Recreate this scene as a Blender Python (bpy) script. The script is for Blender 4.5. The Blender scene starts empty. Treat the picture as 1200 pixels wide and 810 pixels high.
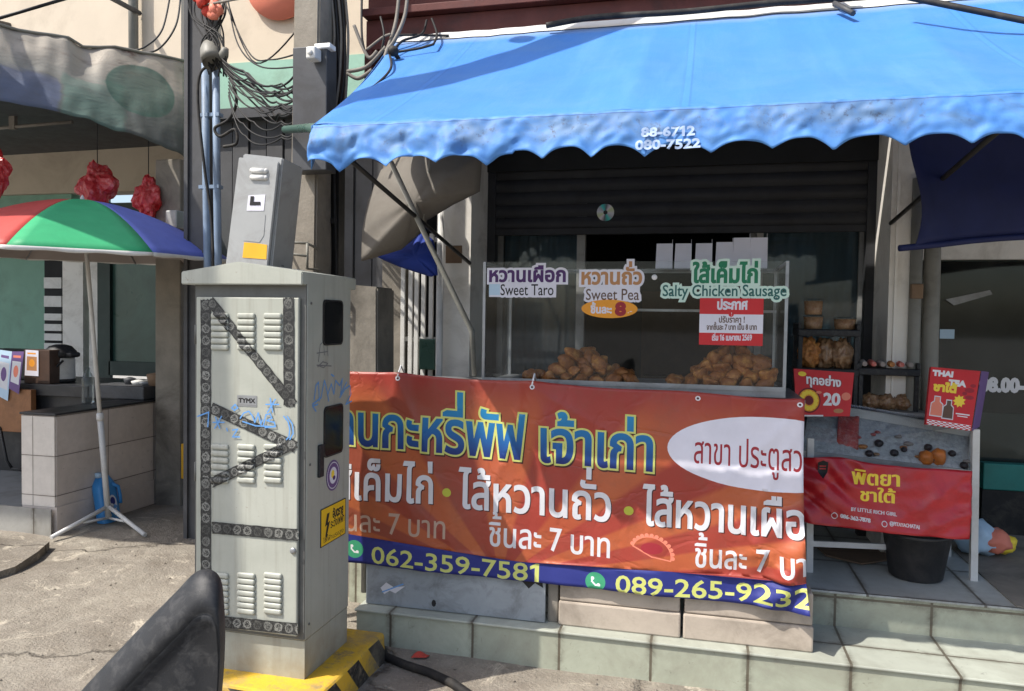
import bpy, bmesh, math, random
import numpy as np
from mathutils import Vector, Matrix, noise, geometry
R = math.radians
random.seed(7)
SC = bpy.context.scene
COL = SC.collection

# ---------------------------------------------------------------- camera, sky, sun, exposure
H = 1.6
YAW, PITCH, ROLL, FPX = R(13.7), R(1.9), R(0.9), 900.0
fw = Vector((-math.sin(YAW)*math.cos(PITCH), math.cos(YAW)*math.cos(PITCH), -math.sin(PITCH)))
r0 = Vector((math.cos(YAW), math.sin(YAW), 0)); u0 = r0.cross(fw)
rt = r0*math.cos(ROLL) + u0*math.sin(ROLL); up = u0*math.cos(ROLL) - r0*math.sin(ROLL)
cam = bpy.data.cameras.new('camera'); camo = bpy.data.objects.new('camera', cam); COL.objects.link(camo)
camo.matrix_world = Matrix(((rt.x, up.x, -fw.x, 0), (rt.y, up.y, -fw.y, 0), (rt.z, up.z, -fw.z, H), (0, 0, 0, 1)))
cam.sensor_fit = 'HORIZONTAL'; cam.sensor_width = 36; cam.lens = 36*FPX/1200
cam.clip_start = 0.02; cam.clip_end = 2000
SC.camera = camo

SUN = Vector((1.2, 1.0, -2.1)).normalized()          # direction the light travels
world = bpy.data.worlds.new('World'); SC.world = world; world.use_nodes = True
wn = world.node_tree
sky = wn.nodes.new('ShaderNodeTexSky'); sky.sky_type = 'NISHITA'; sky.sun_disc = False
sky.sun_elevation = math.asin(-SUN.z); sky.sun_rotation = math.atan2(-SUN.x, -SUN.y)
sky.air_density = 1.0; sky.dust_density = 2.5; sky.ozone_density = 1.0
wn.links.new(sky.outputs[0], wn.nodes['Background'].inputs[0])
wn.nodes['Background'].inputs[1].default_value = 0.15
sl = bpy.data.lights.new('sun', 'SUN'); sl.energy = 3.9; sl.angle = R(0.5); sl.color = (1.0, 0.95, 0.87)
slo = bpy.data.objects.new('sun', sl); COL.objects.link(slo); slo.location = (-6, -5, 12)
slo.rotation_euler = SUN.to_track_quat('-Z', 'Y').to_euler()
SC.view_settings.view_transform = 'Standard'; SC.view_settings.look = 'None'
SC.view_settings.exposure = 0.68; SC.view_settings.gamma = 1.0; SC.view_settings.use_curve_mapping = False
SC.cycles.max_bounces = 10; SC.cycles.diffuse_bounces = 5; SC.cycles.transparent_max_bounces = 16

# ---------------------------------------------------------------- measuring helpers (camera survey of the street)
def ray(px, py): return fw + rt*((px-600)/FPX) - up*((py-405)/FPX)
def onY(px, py, Y):
    d = ray(px, py); return d*(Y/d.y) + Vector((0, 0, H))
def onX(px, py, X):
    d = ray(px, py); return d*(X/d.x) + Vector((0, 0, H))
def onZ(px, py, Z):
    d = ray(px, py); return d*((Z-H)/d.z) + Vector((0, 0, H))
def uv(px, py, Y):
    p = onY(px, py, Y); return (p.x, p.z)

# ---------------------------------------------------------------- materials
def srgb(r, g, b):
    return tuple(((c/255)/12.92 if c/255 <= .04045 else ((c/255+.055)/1.055)**2.4) for c in (r, g, b))
MATS = {}
class NT:
    def __init__(s, name):
        s.m = bpy.data.materials.new(name); s.m.use_nodes = True; s.t = s.m.node_tree
        s.b = s.t.nodes['Principled BSDF']; MATS[name] = s.m
    def n(s, typ, **kw):
        nd = s.t.nodes.new(typ)
        for k, v in kw.items():
            if k.startswith('i_'):
                k = k[2:]; k = int(k) if k.isdigit() else k.replace('_', ' ')
                nd.inputs[k].default_value = v
            else: setattr(nd, k, v)
        return nd
    def l(s, a, b): s.t.links.new(a, b)
    def mix(s, fac, a, b, blend='MIX'):
        nd = s.t.nodes.new('ShaderNodeMix'); nd.data_type = 'RGBA'; nd.blend_type = blend
        for sock, v in ((nd.inputs[0], fac), (nd.inputs[6], a), (nd.inputs[7], b)):
            if hasattr(v, 'links'): s.l(v, sock)
            elif isinstance(v, (int, float)): sock.default_value = v
            else: sock.default_value = (*v, 1) if len(v) == 3 else v
        return nd.outputs[2]
    def math(s, op, a, b=0.0, c=0.0):
        nd = s.t.nodes.new('ShaderNodeMath'); nd.operation = op
        for i, v in enumerate((a, b, c)):
            if hasattr(v, 'links'): s.l(v, nd.inputs[i])
            else: nd.inputs[i].default_value = v
        return nd.outputs[0]
    def ramp(s, fac, stops):
        nd = s.t.nodes.new('ShaderNodeValToRGB'); s.l(fac, nd.inputs[0]); e = nd.color_ramp.elements
        while len(e) < len(stops): e.new(0.5)
        for i, (p, c) in enumerate(stops):
            e[i].position = p; e[i].color = (*c, 1) if hasattr(c, '__len__') else (c, c, c, 1)
        return nd.outputs[0]
    def noise(s, scale, detail=5, rough=.6, vec=None, dist=0.0):
        nd = s.n('ShaderNodeTexNoise', i_Scale=scale, i_Detail=detail, i_Roughness=rough, i_Distortion=dist)
        if vec is not None: s.l(vec, nd.inputs['Vector'])
        return nd.outputs[0]
    def geo(s): return s.n('ShaderNodeNewGeometry').outputs['Position']
    def uvc(s): return s.n('ShaderNodeTexCoord').outputs['UV']
    def bump(s, h, strength=.3, dist=.01, normal=None):
        nd = s.n('ShaderNodeBump', i_Strength=strength, i_Distance=dist); s.l(h, nd.inputs['Height'])
        if normal is not None: s.l(normal, nd.inputs['Normal'])
        s.l(nd.outputs[0], s.b.inputs['Normal']); return nd.outputs[0]
    def base(s, c):
        if hasattr(c, 'links'): s.l(c, s.b.inputs['Base Color'])
        else: s.b.inputs['Base Color'].default_value = (*c, 1)
    def set(s, rough=.6, metal=0.0, spec=.5):
        s.b.inputs['Roughness'].default_value = rough; s.b.inputs['Metallic'].default_value = metal
        s.b.inputs['Specular IOR Level'].default_value = spec

def M(name, c, rough=.6, metal=0.0, var=.25, scale=6, dirt=None, damt=.5, dscale=2.5, bump=.15, bscale=60, bdist=.004, spec=.4):
    """worn, mottled paint / cloth / stone in world space"""
    t = NT(name); t.set(rough, metal, spec); p = t.geo()
    n1 = t.noise(scale, 6, .65, p)
    lo = tuple(x*(1-var) for x in c); hi = tuple(min(1, x*(1+var)) for x in c)
    col = t.ramp(n1, [(.3, lo), (.7, hi)])
    if dirt is not None:
        n2 = t.noise(dscale, 8, .7, p, .6)
        f = t.math('MULTIPLY', t.ramp(n2, [(.48, 0.0), (.68, 1.0)]), damt)
        col = t.mix(f, col, dirt)
    t.base(col)
    n4 = t.noise(scale*2.3, 4, .6, p)
    t.l(t.math('ADD', t.math('MULTIPLY', n4, .25), max(0, rough-.12)), t.b.inputs['Roughness'])
    if bump: t.bump(t.noise(bscale, 5, .6, p), bump, bdist)
    return t.m

def cabinet_mat():
    t = NT('cabinet_paint'); t.set(.5, 0, .4); p = t.geo()
    sv = t.n('ShaderNodeVectorMath', operation='MULTIPLY'); t.l(p, sv.inputs[0]); sv.inputs[1].default_value = (26, 26, 1.3)
    st = t.noise(1.0, 6, .65, sv.outputs[0]); big = t.noise(2.6, 8, .7, p, .5); fine = t.noise(60, 5, .7, p)
    col = t.ramp(big, [(.3, srgb(158, 160, 149)), (.7, srgb(174, 175, 164))])
    col = t.mix(t.math('MULTIPLY', t.ramp(st, [(.5, 0.0), (.72, 1.0)]), .38), col, srgb(122, 116, 102))
    col = t.mix(t.math('MULTIPLY', t.ramp(fine, [(.62, 0.0), (.68, 1.0)]), t.ramp(big, [(.5, 0.0), (.66, .8)])), col, srgb(112, 84, 60))
    sp = t.n('ShaderNodeSeparateXYZ'); t.l(p, sp.inputs[0]); col = t.mix(t.math('MULTIPLY', t.ramp(sp.outputs[2], [(.13, .75), (.42, 0.0)]), t.ramp(t.noise(7, 6, .7, p), [(.35, .1), (.7, 1.0)])), col, srgb(134, 122, 102)); t.base(col)
    t.l(t.math('ADD', t.math('MULTIPLY', big, .3), .33), t.b.inputs['Roughness']); t.bump(t.math('ADD', big, t.math('MULTIPLY', fine, .06)), .12, .012)
cabinet_mat()
M('cabinet_dark', srgb(96, 96, 92), .55, 0, .1, 5, srgb(70, 66, 60), .5, 5, .06)
M('box_grey', srgb(158, 159, 158), .45, .1, .08, 4, srgb(110, 104, 96), .4, 5, .05)
M('black_glass', srgb(22, 24, 26), .15, 0, .2, 3, None, 0, 1, 0)
M('white_paint', srgb(205, 204, 200), .5, 0, .07, 4, srgb(140, 132, 120), .35, 4, .06)
M('white_plain', srgb(225, 225, 224), .5, 0, .04, 4, None, 0, 1, .03)
M('black_plastic', srgb(30, 31, 34), .55, 0, .25, 12, srgb(96, 94, 92), .3, 55, .3, 700, .0008)
M('black_metal', srgb(26, 26, 27), .5, .1, .3, 10, srgb(60, 50, 42), .4, 6, .1)
M('bucket_black', srgb(38, 38, 40), .5, 0, .3, 6, srgb(84, 80, 76), .5, 3, .15)
M('steel', srgb(150, 152, 154), .4, .6, .12, 8, srgb(90, 84, 78), .4, 6, .05)
M('pipe_blue', srgb(122, 140, 162), .55, 0, .14, 3, srgb(80, 82, 86), .5, 3, .08)
M('pipe_grey', srgb(128, 126, 118), .55, 0, .15, 4, srgb(80, 74, 64), .5, 4, .08)
M('shutter_black', srgb(46, 47, 50), .6, .1, .2, 5, srgb(34, 32, 32), .5, 4, .08)
M('dark_grey_metal', srgb(72, 73, 76), .55, .1, .18, 5, srgb(48, 44, 42), .5, 4, .08)
M('slat_grey', srgb(74, 74, 76), .6, .1, .15, 4, srgb(50, 46, 42), .5, 3, .1)
M('concrete_pole', srgb(135, 128, 117), .9, 0, .18, 8, srgb(78, 72, 66), .5, 3, .4, 60, .006)
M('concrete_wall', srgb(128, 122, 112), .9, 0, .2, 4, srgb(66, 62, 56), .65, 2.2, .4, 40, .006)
M('cream_wall', srgb(206, 192, 172), .85, 0, .06, 1.5, srgb(150, 138, 120), .35, 1.2, .1)
M('beam_cream', srgb(178, 166, 148), .85, 0, .07, 1.5, srgb(130, 118, 102), .4, 1.2, .1)
M('mint_wall', srgb(146, 184, 166), .8, 0, .1, 2, srgb(110, 130, 112), .5, 2, .1)
M('green_wall', srgb(120, 156, 138), .8, 0, .08, 2, srgb(92, 112, 100), .4, 2, .1)
M('green_dark_glass', srgb(64, 92, 82), .3, 0, .15, 1.2, srgb(40, 58, 52), .5, 1.4, 0)
M('dark_board', srgb(46, 60, 54), .6, 0, .2, 3, None, 0, 1, .05)
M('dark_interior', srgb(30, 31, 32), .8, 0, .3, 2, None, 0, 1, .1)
M('counter_black', srgb(38, 39, 42), .4, 0, .2, 4, srgb(72, 70, 70), .4, 6, .05)
M('wood', srgb(140, 96, 62), .6, 0, .2, 8, srgb(96, 64, 40), .5, 5, .1)
M('dark_wood', srgb(66, 46, 34), .6, 0, .25, 8, None, 0, 1, .1)
M('red_brown_beam', srgb(92, 46, 40), .6, .1, .2, 5, srgb(48, 34, 32), .6, 3, .15)
M('platform_tile', srgb(112, 116, 118), .6, 0, .12, 6, srgb(80, 78, 74), .5, 4, .1)
M('curtain_teal', srgb(94, 112, 126), .8, 0, .14, 3, srgb(52, 60, 64), .5, 2, .1)
M('frame_grey', srgb(142, 142, 140), .5, .3, .1, 6, srgb(74, 70, 64), .4, 5, .05)
M('pillar_plaster', srgb(222, 218, 210), .85, 0, .06, 3, srgb(132, 122, 108), .45, 2.5, .15)
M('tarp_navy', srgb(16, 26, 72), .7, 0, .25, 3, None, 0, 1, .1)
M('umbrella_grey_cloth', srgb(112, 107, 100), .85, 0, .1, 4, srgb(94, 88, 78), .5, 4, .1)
M('blue_cloth', srgb(38, 62, 150), .75, 0, .15, 4, None, 0, 1, .1)
M('red_cloth', srgb(176, 64, 56), .6, 0, .12, 4, srgb(140, 50, 44), .4, 4, .08)
M('green_cloth', srgb(44, 152, 100), .6, 0, .1, 4, srgb(30, 130, 84), .4, 4, .08)
M('violet_cloth', srgb(92, 106, 182), .6, 0, .1, 4, srgb(76, 88, 160), .4, 4, .08)
M('lining_cloth', srgb(150, 140, 134), .8, 0, .08, 4, None, 0, 1, .08)
M('detergent_blue', srgb(58, 132, 190), .35, 0, .08, 8, None, 0, 1, 0)
M('teal_plastic', srgb(34, 116, 108), .5, 0, .15, 6, None, 0, 1, .05)
M('block_tan', srgb(172, 160, 146), .85, 0, .1, 6, srgb(104, 94, 82), .5, 4, .25, 90)
M('cardboard', srgb(120, 98, 78), .85, 0, .12, 8, srgb(80, 66, 54), .4, 6, .1)
M('snack_brown', srgb(168, 108, 58), .55, 0, .45, 55, srgb(210, 160, 90), .6, 45, .6, 80, .006)
M('bag_clear', srgb(150, 118, 88), .25, 0, .3, 40, srgb(112, 66, 38), .85, 30, .3, 60, .004)
M('pouch_red', srgb(176, 74, 62), .35, 0, .3, 30, srgb(220, 190, 180), .5, 40, .3, 60, .004)
M('ice', srgb(178, 180, 180), .3, 0, .2, 60, srgb(120, 122, 126), .5, 40, .6, 90, .01)
M('fruit_dark', srgb(48, 40, 42), .4, 0, .3, 30, None, 0, 1, .1)
M('fruit_orange', srgb(196, 112, 46), .4, 0, .2, 20, None, 0, 1, .1)
M('yellow_sign', srgb(232, 188, 30), .5, 0, .05, 8, None, 0, 1, .02)
M('orange_sticker', srgb(222, 168, 40), .6, 0, .06, 8, None, 0, 1, .02)
M('paper_white', srgb(214, 212, 212), .8, 0, .04, 8, None, 0, 1, .02)
M('box_white', srgb(214, 212, 222), .75, 0, .05, 6, None, 0, 1, .02)
M('shiny_red_cloth', srgb(176, 34, 42), .32, 0, .12, 5, srgb(140, 26, 34), .5, 6, .25, 40, .01, .5)
M('scuffed_board', srgb(146, 152, 156), .7, 0, .12, 5, srgb(92, 92, 92), .6, 7, .2)
M('rubber_black', srgb(28, 27, 27), .7, 0, .25, 10, srgb(80, 74, 66), .5, 8, .1)
M('cable_black', srgb(30, 29, 29), .6, 0, .25, 10, None, 0, 1, 0)
M('cable_grey', srgb(118, 112, 104), .7, 0, .2, 10, None, 0, 1, 0)
M('paper_red', srgb(190, 70, 58), .8, 0, .1, 8, None, 0, 1, .02)
M('road_concrete', srgb(150, 146, 138), .95, 0, .25, 12, None, 0, 1, .4, 80, .01)
M('opposite_wall', srgb(176, 168, 156), .9, 0, .1, 1, None, 0, 1, .1)
M('scooter_grey', srgb(60, 62, 68), .35, .2, .1, 4, None, 0, 1, 0)
# printed inks
for nm, c in dict(ink_white=(226, 224, 226), ink_black=(28, 27, 28), ink_shadow=(70, 34, 30), ink_lime=(196, 200, 112), ink_dot=(176, 178, 62), ink_navy=(38, 46, 118),
                  ink_yellow=(240, 208, 66), ink_purple=(74, 40, 96), ink_tan=(178, 128, 84), ink_brown=(96, 74, 60), ink_orange=(226, 150, 44),
                  ink_darkred=(150, 38, 48), ink_red=(196, 44, 48), ink_green=(30, 120, 84), ink_teal=(36, 96, 92), ink_paper=(214, 212, 222), ink_mint=(196, 220, 208),
                  ink_whats=(60, 150, 110), ink_pale=(206, 206, 210), ink_blue=(96, 150, 208), ink_violet=(104, 78, 128), ink_pink=(222, 128, 104), ink_grey=(120, 120, 120),
                  ink_skyblue=(176, 200, 218), ink_maroon=(110, 30, 34), ink_fadedtext=(176, 150, 132), ink_stencil=(158, 178, 210), ink_steelblue=(140, 146, 152)).items():
    M(nm, srgb(*c), .6, 0, .05, 10, None, 0, 1, .02, 300)

def glass(name, tint=(1, 1, 1), refl=.5, haze=.0):
    t = NT(name); nt = t.t; nt.nodes.remove(t.b)
    tr = t.n('ShaderNodeBsdfTransparent'); tr.inputs[0].default_value = (*tint, 1)
    gl = t.n('ShaderNodeBsdfGlossy', i_Roughness=.04)
    fr = t.n('ShaderNodeFresnel', i_IOR=1.45)
    mx = nt.nodes.new('ShaderNodeMixShader'); t.l(t.math('MULTIPLY', fr.outputs[0], refl), mx.inputs[0])
    t.l(tr.outputs[0], mx.inputs[1]); t.l(gl.outputs[0], mx.inputs[2])
    out = nt.nodes['Material Output']; last = mx.outputs[0]
    if haze:
        df = t.n('ShaderNodeBsdfDiffuse'); df.inputs[0].default_value = (.5, .5, .48, 1)
        m2 = nt.nodes.new('ShaderNodeMixShader'); p = t.geo()
        t.l(t.math('MULTIPLY', t.ramp(t.noise(5, 7, .7, p), [(.35, .2), (.75, 1.0)]), haze), m2.inputs[0])
        t.l(last, m2.inputs[1]); t.l(df.outputs[0], m2.inputs[2]); last = m2.outputs[0]
    t.l(last, out.inputs[0]); return t.m
glass('case_glass', (.96, .97, .97), .45, .012)
glass('shop_glass', (.5, .58, .56), .9, .05)
glass('bottle_plastic', (.8, .86, .88), .6, .12)
glass('door_glass', (.75, .8, .8), .7, .06)

def ground_mat():
    t = NT('ground_concrete'); t.set(.95, 0, .25); p = t.geo()
    a = t.noise(1.3, 9, .68, p, .4); b = t.noise(9, 8, .7, p); c = t.noise(70, 4, .6, p); g = t.noise(.45, 5, .6, p)
    col = t.ramp(a, [(.28, srgb(104, 97, 87)), (.45, srgb(138, 131, 120)), (.6, srgb(156, 149, 136)), (.75, srgb(174, 167, 154))])
    col = t.mix(t.ramp(b, [(.36, .0), (.66, .55)]), col, srgb(112, 103, 92))
    col = t.mix(t.math('MULTIPLY', t.ramp(c, [(.56, 0.0), (.7, 1.0)]), .28), col, srgb(190, 180, 164))
    col = t.mix(t.math('MULTIPLY', t.ramp(g, [(.52, 0.0), (.62, 1.0)]), .5), col, srgb(88, 81, 73))
    pt = t.noise(2.4, 9, .75, p, 1.2); col = t.mix(t.math('MULTIPLY', t.ramp(pt, [(.56, 0.0), (.62, 1.0)]), .6), col, srgb(196, 186, 168))
    pd = t.noise(3.1, 9, .75, p, 1.5); col = t.mix(t.math('MULTIPLY', t.ramp(pd, [(.60, 0.0), (.68, 1.0)]), .55), col, srgb(74, 67, 60))
    # cracks
    v = t.n('ShaderNodeTexVoronoi', feature='DISTANCE_TO_EDGE', i_Scale=.55)
    wv = t.n('ShaderNodeVectorMath', operation='ADD'); t.l(p, wv.inputs[0])
    nz = t.n('ShaderNodeTexNoise', i_Scale=4.0, i_Detail=6.0); t.l(p, nz.inputs['Vector'])
    sc = t.n('ShaderNodeVectorMath', operation='SCALE'); t.l(nz.outputs[1], sc.inputs[0]); sc.inputs[3].default_value = .35
    t.l(sc.outputs[0], wv.inputs[1]); t.l(wv.outputs[0], v.inputs['Vector'])
    ck = t.ramp(v.outputs['Distance'], [(0.0, 1.0), (.011, 0.0)])
    col = t.mix(t.math('MULTIPLY', ck, .55), col, srgb(66, 60, 53)); t.base(col)
    h = t.math('ADD', t.math('MULTIPLY', b, .6), t.math('MULTIPLY', c, .35)); h = t.math('SUBTRACT', h, t.math('MULTIPLY', ck, .5))
    h = t.math('ADD', h, t.math('MULTIPLY', a, 1.2)); t.bump(h, .9, .03)
ground_mat()

def tile_mat(name, c, grout, w, h, axis, off=(0, 0), gsize=.006, rough=.45, stain=srgb(110, 102, 88), samt=.5, var=.1, grime=.8):
    t = NT(name); t.set(rough, 0, .45); p = t.geo(); sp = t.n('ShaderNodeSeparateXYZ'); t.l(p, sp.inputs[0])
    cb = t.n('ShaderNodeCombineXYZ')
    a = {'XZ': (0, 2), 'YZ': (1, 2), 'XY': (0, 1)}[axis]
    t.l(t.math('ADD', sp.outputs[a[0]], off[0]), cb.inputs[0]); t.l(t.math('ADD', sp.outputs[a[1]], off[1]), cb.inputs[1])
    bk = t.n('ShaderNodeTexBrick', offset=0.0, i_Scale=1.0, i_Mortar_Size=gsize, i_Mortar_Smooth=.1, i_Brick_Width=w, i_Row_Height=h, i_Bias=0.0)
    t.l(cb.outputs[0], bk.inputs['Vector'])
    bk.inputs['Color1'].default_value = (*[x*(1-var) for x in c], 1); bk.inputs['Color2'].default_value = (*[min(1, x*(1+var)) for x in c], 1)
    bk.inputs['Mortar'].default_value = (*grout, 1)
    n1 = t.noise(3, 8, .7, p, .5); n2 = t.noise(18, 6, .65, p)
    col = t.mix(t.math('MULTIPLY', t.ramp(n1, [(.42, 0.0), (.7, 1.0)]), samt), bk.outputs[0], stain)
    col = t.mix(t.ramp(n2, [(.4, 0.0), (.8, .3)]), col, tuple(x*.6 for x in c)); t.base(col)
    b2 = t.n('ShaderNodeTexBrick', offset=0.0, i_Scale=1.0, i_Mortar_Size=gsize*6, i_Mortar_Smooth=1.0, i_Brick_Width=w, i_Row_Height=h); t.l(cb.outputs[0], b2.inputs['Vector'])
    gn = t.noise(9, 8, .75, p, .8); col = t.mix(t.math('MULTIPLY', t.math('MULTIPLY', b2.outputs['Fac'], t.ramp(gn, [(.38, 0.0), (.62, 1.0)])), grime), col, tuple(x*.55 for x in stain))
    sc2 = t.noise(26, 6, .7, p, 1.0); col = t.mix(t.math('MULTIPLY', t.ramp(sc2, [(.63, 0.0), (.70, 1.0)]), .4), col, tuple(x*.5 for x in stain)); t.base(col)
    hh = t.math('ADD', t.math('MULTIPLY', bk.outputs['Fac'], -1.0), t.math('MULTIPLY', n2, .25)); t.bump(hh, .5, .004)
tile_mat('step_tile', srgb(170, 174, 156), srgb(96, 88, 74), .42, .5, 'XZ', (.18, .2))
tile_mat('step_top', srgb(172, 176, 164), srgb(92, 86, 74), .42, .42, 'XY', (.18, .1), samt=.4)
tile_mat('deck_top', srgb(172, 176, 172), srgb(88, 84, 76), .5, .5, 'XY', (.2, .1), samt=.4)
tile_mat('pink_tile', srgb(204, 192, 182), srgb(96, 84, 76), .52, .29, 'YZ', (.1, .02), .003, samt=.2, grime=.2)
tile_mat('pink_tile_front', srgb(216, 208, 198), srgb(110, 98, 88), .9, .29, 'XZ', (.2, .02), .003, samt=.2, grime=.2)
tile_mat('curb_tile', srgb(150, 148, 142), srgb(90, 84, 78), .38, .6, 'XZ', (.1, .1), .006)

def awning_mat(name, c, dirtc, damt):
    t = NT(name); t.set(.6, 0, .35); p = t.geo(); u = t.uvc(); sp = t.n('ShaderNodeSeparateXYZ'); t.l(p, sp.inputs[0]); su = t.n('ShaderNodeSeparateXYZ'); t.l(u, su.inputs[0])
    n1 = t.noise(1.1, 7, .65, p); n3 = t.noise(3, 8, .75, p, .5)
    sv = t.n('ShaderNodeVectorMath', operation='MULTIPLY'); t.l(p, sv.inputs[0]); sv.inputs[1].default_value = (7, .9, .9); st = t.noise(1.0, 6, .6, sv.outputs[0])
    fine = t.noise(90, 4, .7, p)
    col = t.ramp(n1, [(.3, tuple(x*.92 for x in c)), (.7, tuple(min(1, x*1.08) for x in c))])
    col = t.mix(t.math('MULTIPLY', t.ramp(n3, [(.45, 0.0), (.72, 1.0)]), damt), col, dirtc)
    col = t.mix(t.math('MULTIPLY', t.ramp(st, [(.5, 0.0), (.7, 1.0)]), .28), col, tuple(min(1, x*1.25) for x in dirtc))
    col = t.mix(t.math('MULTIPLY', t.ramp(fine, [(.70, 0.0), (.74, 1.0)]), .25), col, srgb(46, 70, 110))
    sm = t.math('ABSOLUTE', t.math('SUBTRACT', t.math('FRACT', t.math('MULTIPLY', t.math('ADD', sp.outputs[0], 1.9), .82)), .5))
    seam = t.ramp(sm, [(.012, 1.0), (.016, 0.0)]); edge = t.ramp(sm, [(.0, 0.0), (.010, .0), (.013, 1.0), (.017, 0.0)])
    col = t.mix(t.math('MULTIPLY', seam, .18), col, tuple(min(1, x*1.3) for x in c)); col = t.mix(t.math('MULTIPLY', edge, .4), col, srgb(30, 72, 140))
    col = t.mix(t.ramp(su.outputs[1], [(.90, 0.0), (.97, .55)]), col, srgb(170, 178, 186)); t.base(col)
    t.bump(t.math('ADD', t.math('ADD', t.math('MULTIPLY', st, .8), n3), t.math('MULTIPLY', seam, .12)), .35, .014)
    mo = t.n('ShaderNodeBsdfTranslucent'); t.l(col, mo.inputs[0])
    mx = t.t.nodes.new('ShaderNodeMixShader'); mx.inputs[0].default_value = .05
    t.l(t.b.outputs[0], mx.inputs[1]); t.l(mo.outputs[0], mx.inputs[2]); t.l(mx.outputs[0], t.t.nodes['Material Output'].inputs[0])
awning_mat('awning_blue', srgb(62, 124, 200), srgb(86, 134, 188), .5)
def valance_mat():
    t = NT('valance_blue'); t.set(.6, 0, .35); p = t.geo(); u = t.uvc(); sp = t.n('ShaderNodeSeparateXYZ'); t.l(u, sp.inputs[0]); v = sp.outputs[1]
    n1 = t.noise(2.6, 8, .75, p, .8); n2 = t.noise(34, 6, .7, p); n3 = t.noise(9, 7, .7, p, .6)
    col = t.ramp(n3, [(.3, srgb(62, 116, 186)), (.7, srgb(86, 140, 202))])
    d = t.math('MULTIPLY', t.ramp(n1, [(.40, 0.0), (.58, 1.0)]), t.ramp(v, [(.18, .12), (.45, 1.0), (.93, .9), (.97, .2)]))
    col = t.mix(t.math('MULTIPLY', d, .6), col, srgb(104, 122, 136))
    col = t.mix(t.math('MULTIPLY', t.ramp(n2, [(.55, 0.0), (.68, 1.0)]), t.math('MULTIPLY', d, .8)), col, srgb(60, 60, 70))
    col = t.mix(t.ramp(v, [(.915, 0.0), (.93, .75), (.945, .0)]), col, srgb(34, 60, 120)); t.base(col)
    t.bump(t.math('ADD', t.math('MULTIPLY', n2, .3), t.math('MULTIPLY', n3, .5)), .2, .008)
valance_mat()

def banner_mat():
    t = NT('banner_print'); t.set(.5, 0, .4); uvn = t.uvc(); sp = t.n('ShaderNodeSeparateXYZ'); t.l(uvn, sp.inputs[0])
    u, v = sp.outputs[0], sp.outputs[1]
    # sunburst rays from the lower middle
    ang = t.math('ARCTAN2', t.math('SUBTRACT', v, .0), t.math('SUBTRACT', u, .45))
    s = t.math('SINE', t.math('MULTIPLY', ang, 17.0)); s = t.ramp(t.math('ADD', t.math('MULTIPLY', s, .5), .5), [(.4, 0.0), (.62, 1.0)])
    n = t.noise(2.2, 5, .6, t.geo())
    base = t.mix(t.ramp(u, [(.0, 1.0), (.28, .55), (.5, .0)]), srgb(154, 62, 50), srgb(132, 74, 52))
    col = t.mix(t.math('MULTIPLY', s, .62), base, srgb(186, 104, 58))
    col = t.mix(t.ramp(n, [(.4, 0.0), (.8, .5)]), col, srgb(150, 50, 44))
    col = t.mix(t.ramp(v, [(.83, 0.0), (.97, .8)]), col, srgb(146, 50, 46)); dn = t.noise(6, 8, .75, t.geo()); col = t.mix(t.math('MULTIPLY', t.ramp(dn, [(.5, 0.0), (.7, 1.0)]), .35), col, srgb(120, 78, 62)); t.base(col)
    cv = t.n('ShaderNodeVectorMath', operation='MULTIPLY'); t.l(uvn, cv.inputs[0]); cv.inputs[1].default_value = (9, 4, 1)
    cr = t.math('ABSOLUTE', t.math('SUBTRACT', t.noise(1.0, 3, .5, cv.outputs[0], .6), .5)); cr = t.ramp(cr, [(0.0, 0.0), (.05, 1.0)])
    t.bump(t.math('ADD', t.math('MULTIPLY', t.noise(14, 4, .5, t.geo()), .6), t.math('MULTIPLY', cr, .35)), .4, .012)
    t.b.inputs['Roughness'].default_value = .42
banner_mat()
def grad_letters():
    t = NT('banner_title_ink'); t.set(.5, 0, .4); sp = t.n('ShaderNodeSeparateXYZ'); t.l(t.uvc(), sp.inputs[0])
    # printed gradient of the lettering: light cyan at the top of a letter, navy at its foot
    f = t.math('ADD', sp.outputs[1], t.math('MULTIPLY', sp.outputs[0], .0))
    t.base(t.ramp(f, [(.60, srgb(24, 34, 104)), (.71, srgb(24, 92, 152)), (.86, srgb(34, 130, 176))]))
grad_letters()

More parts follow.
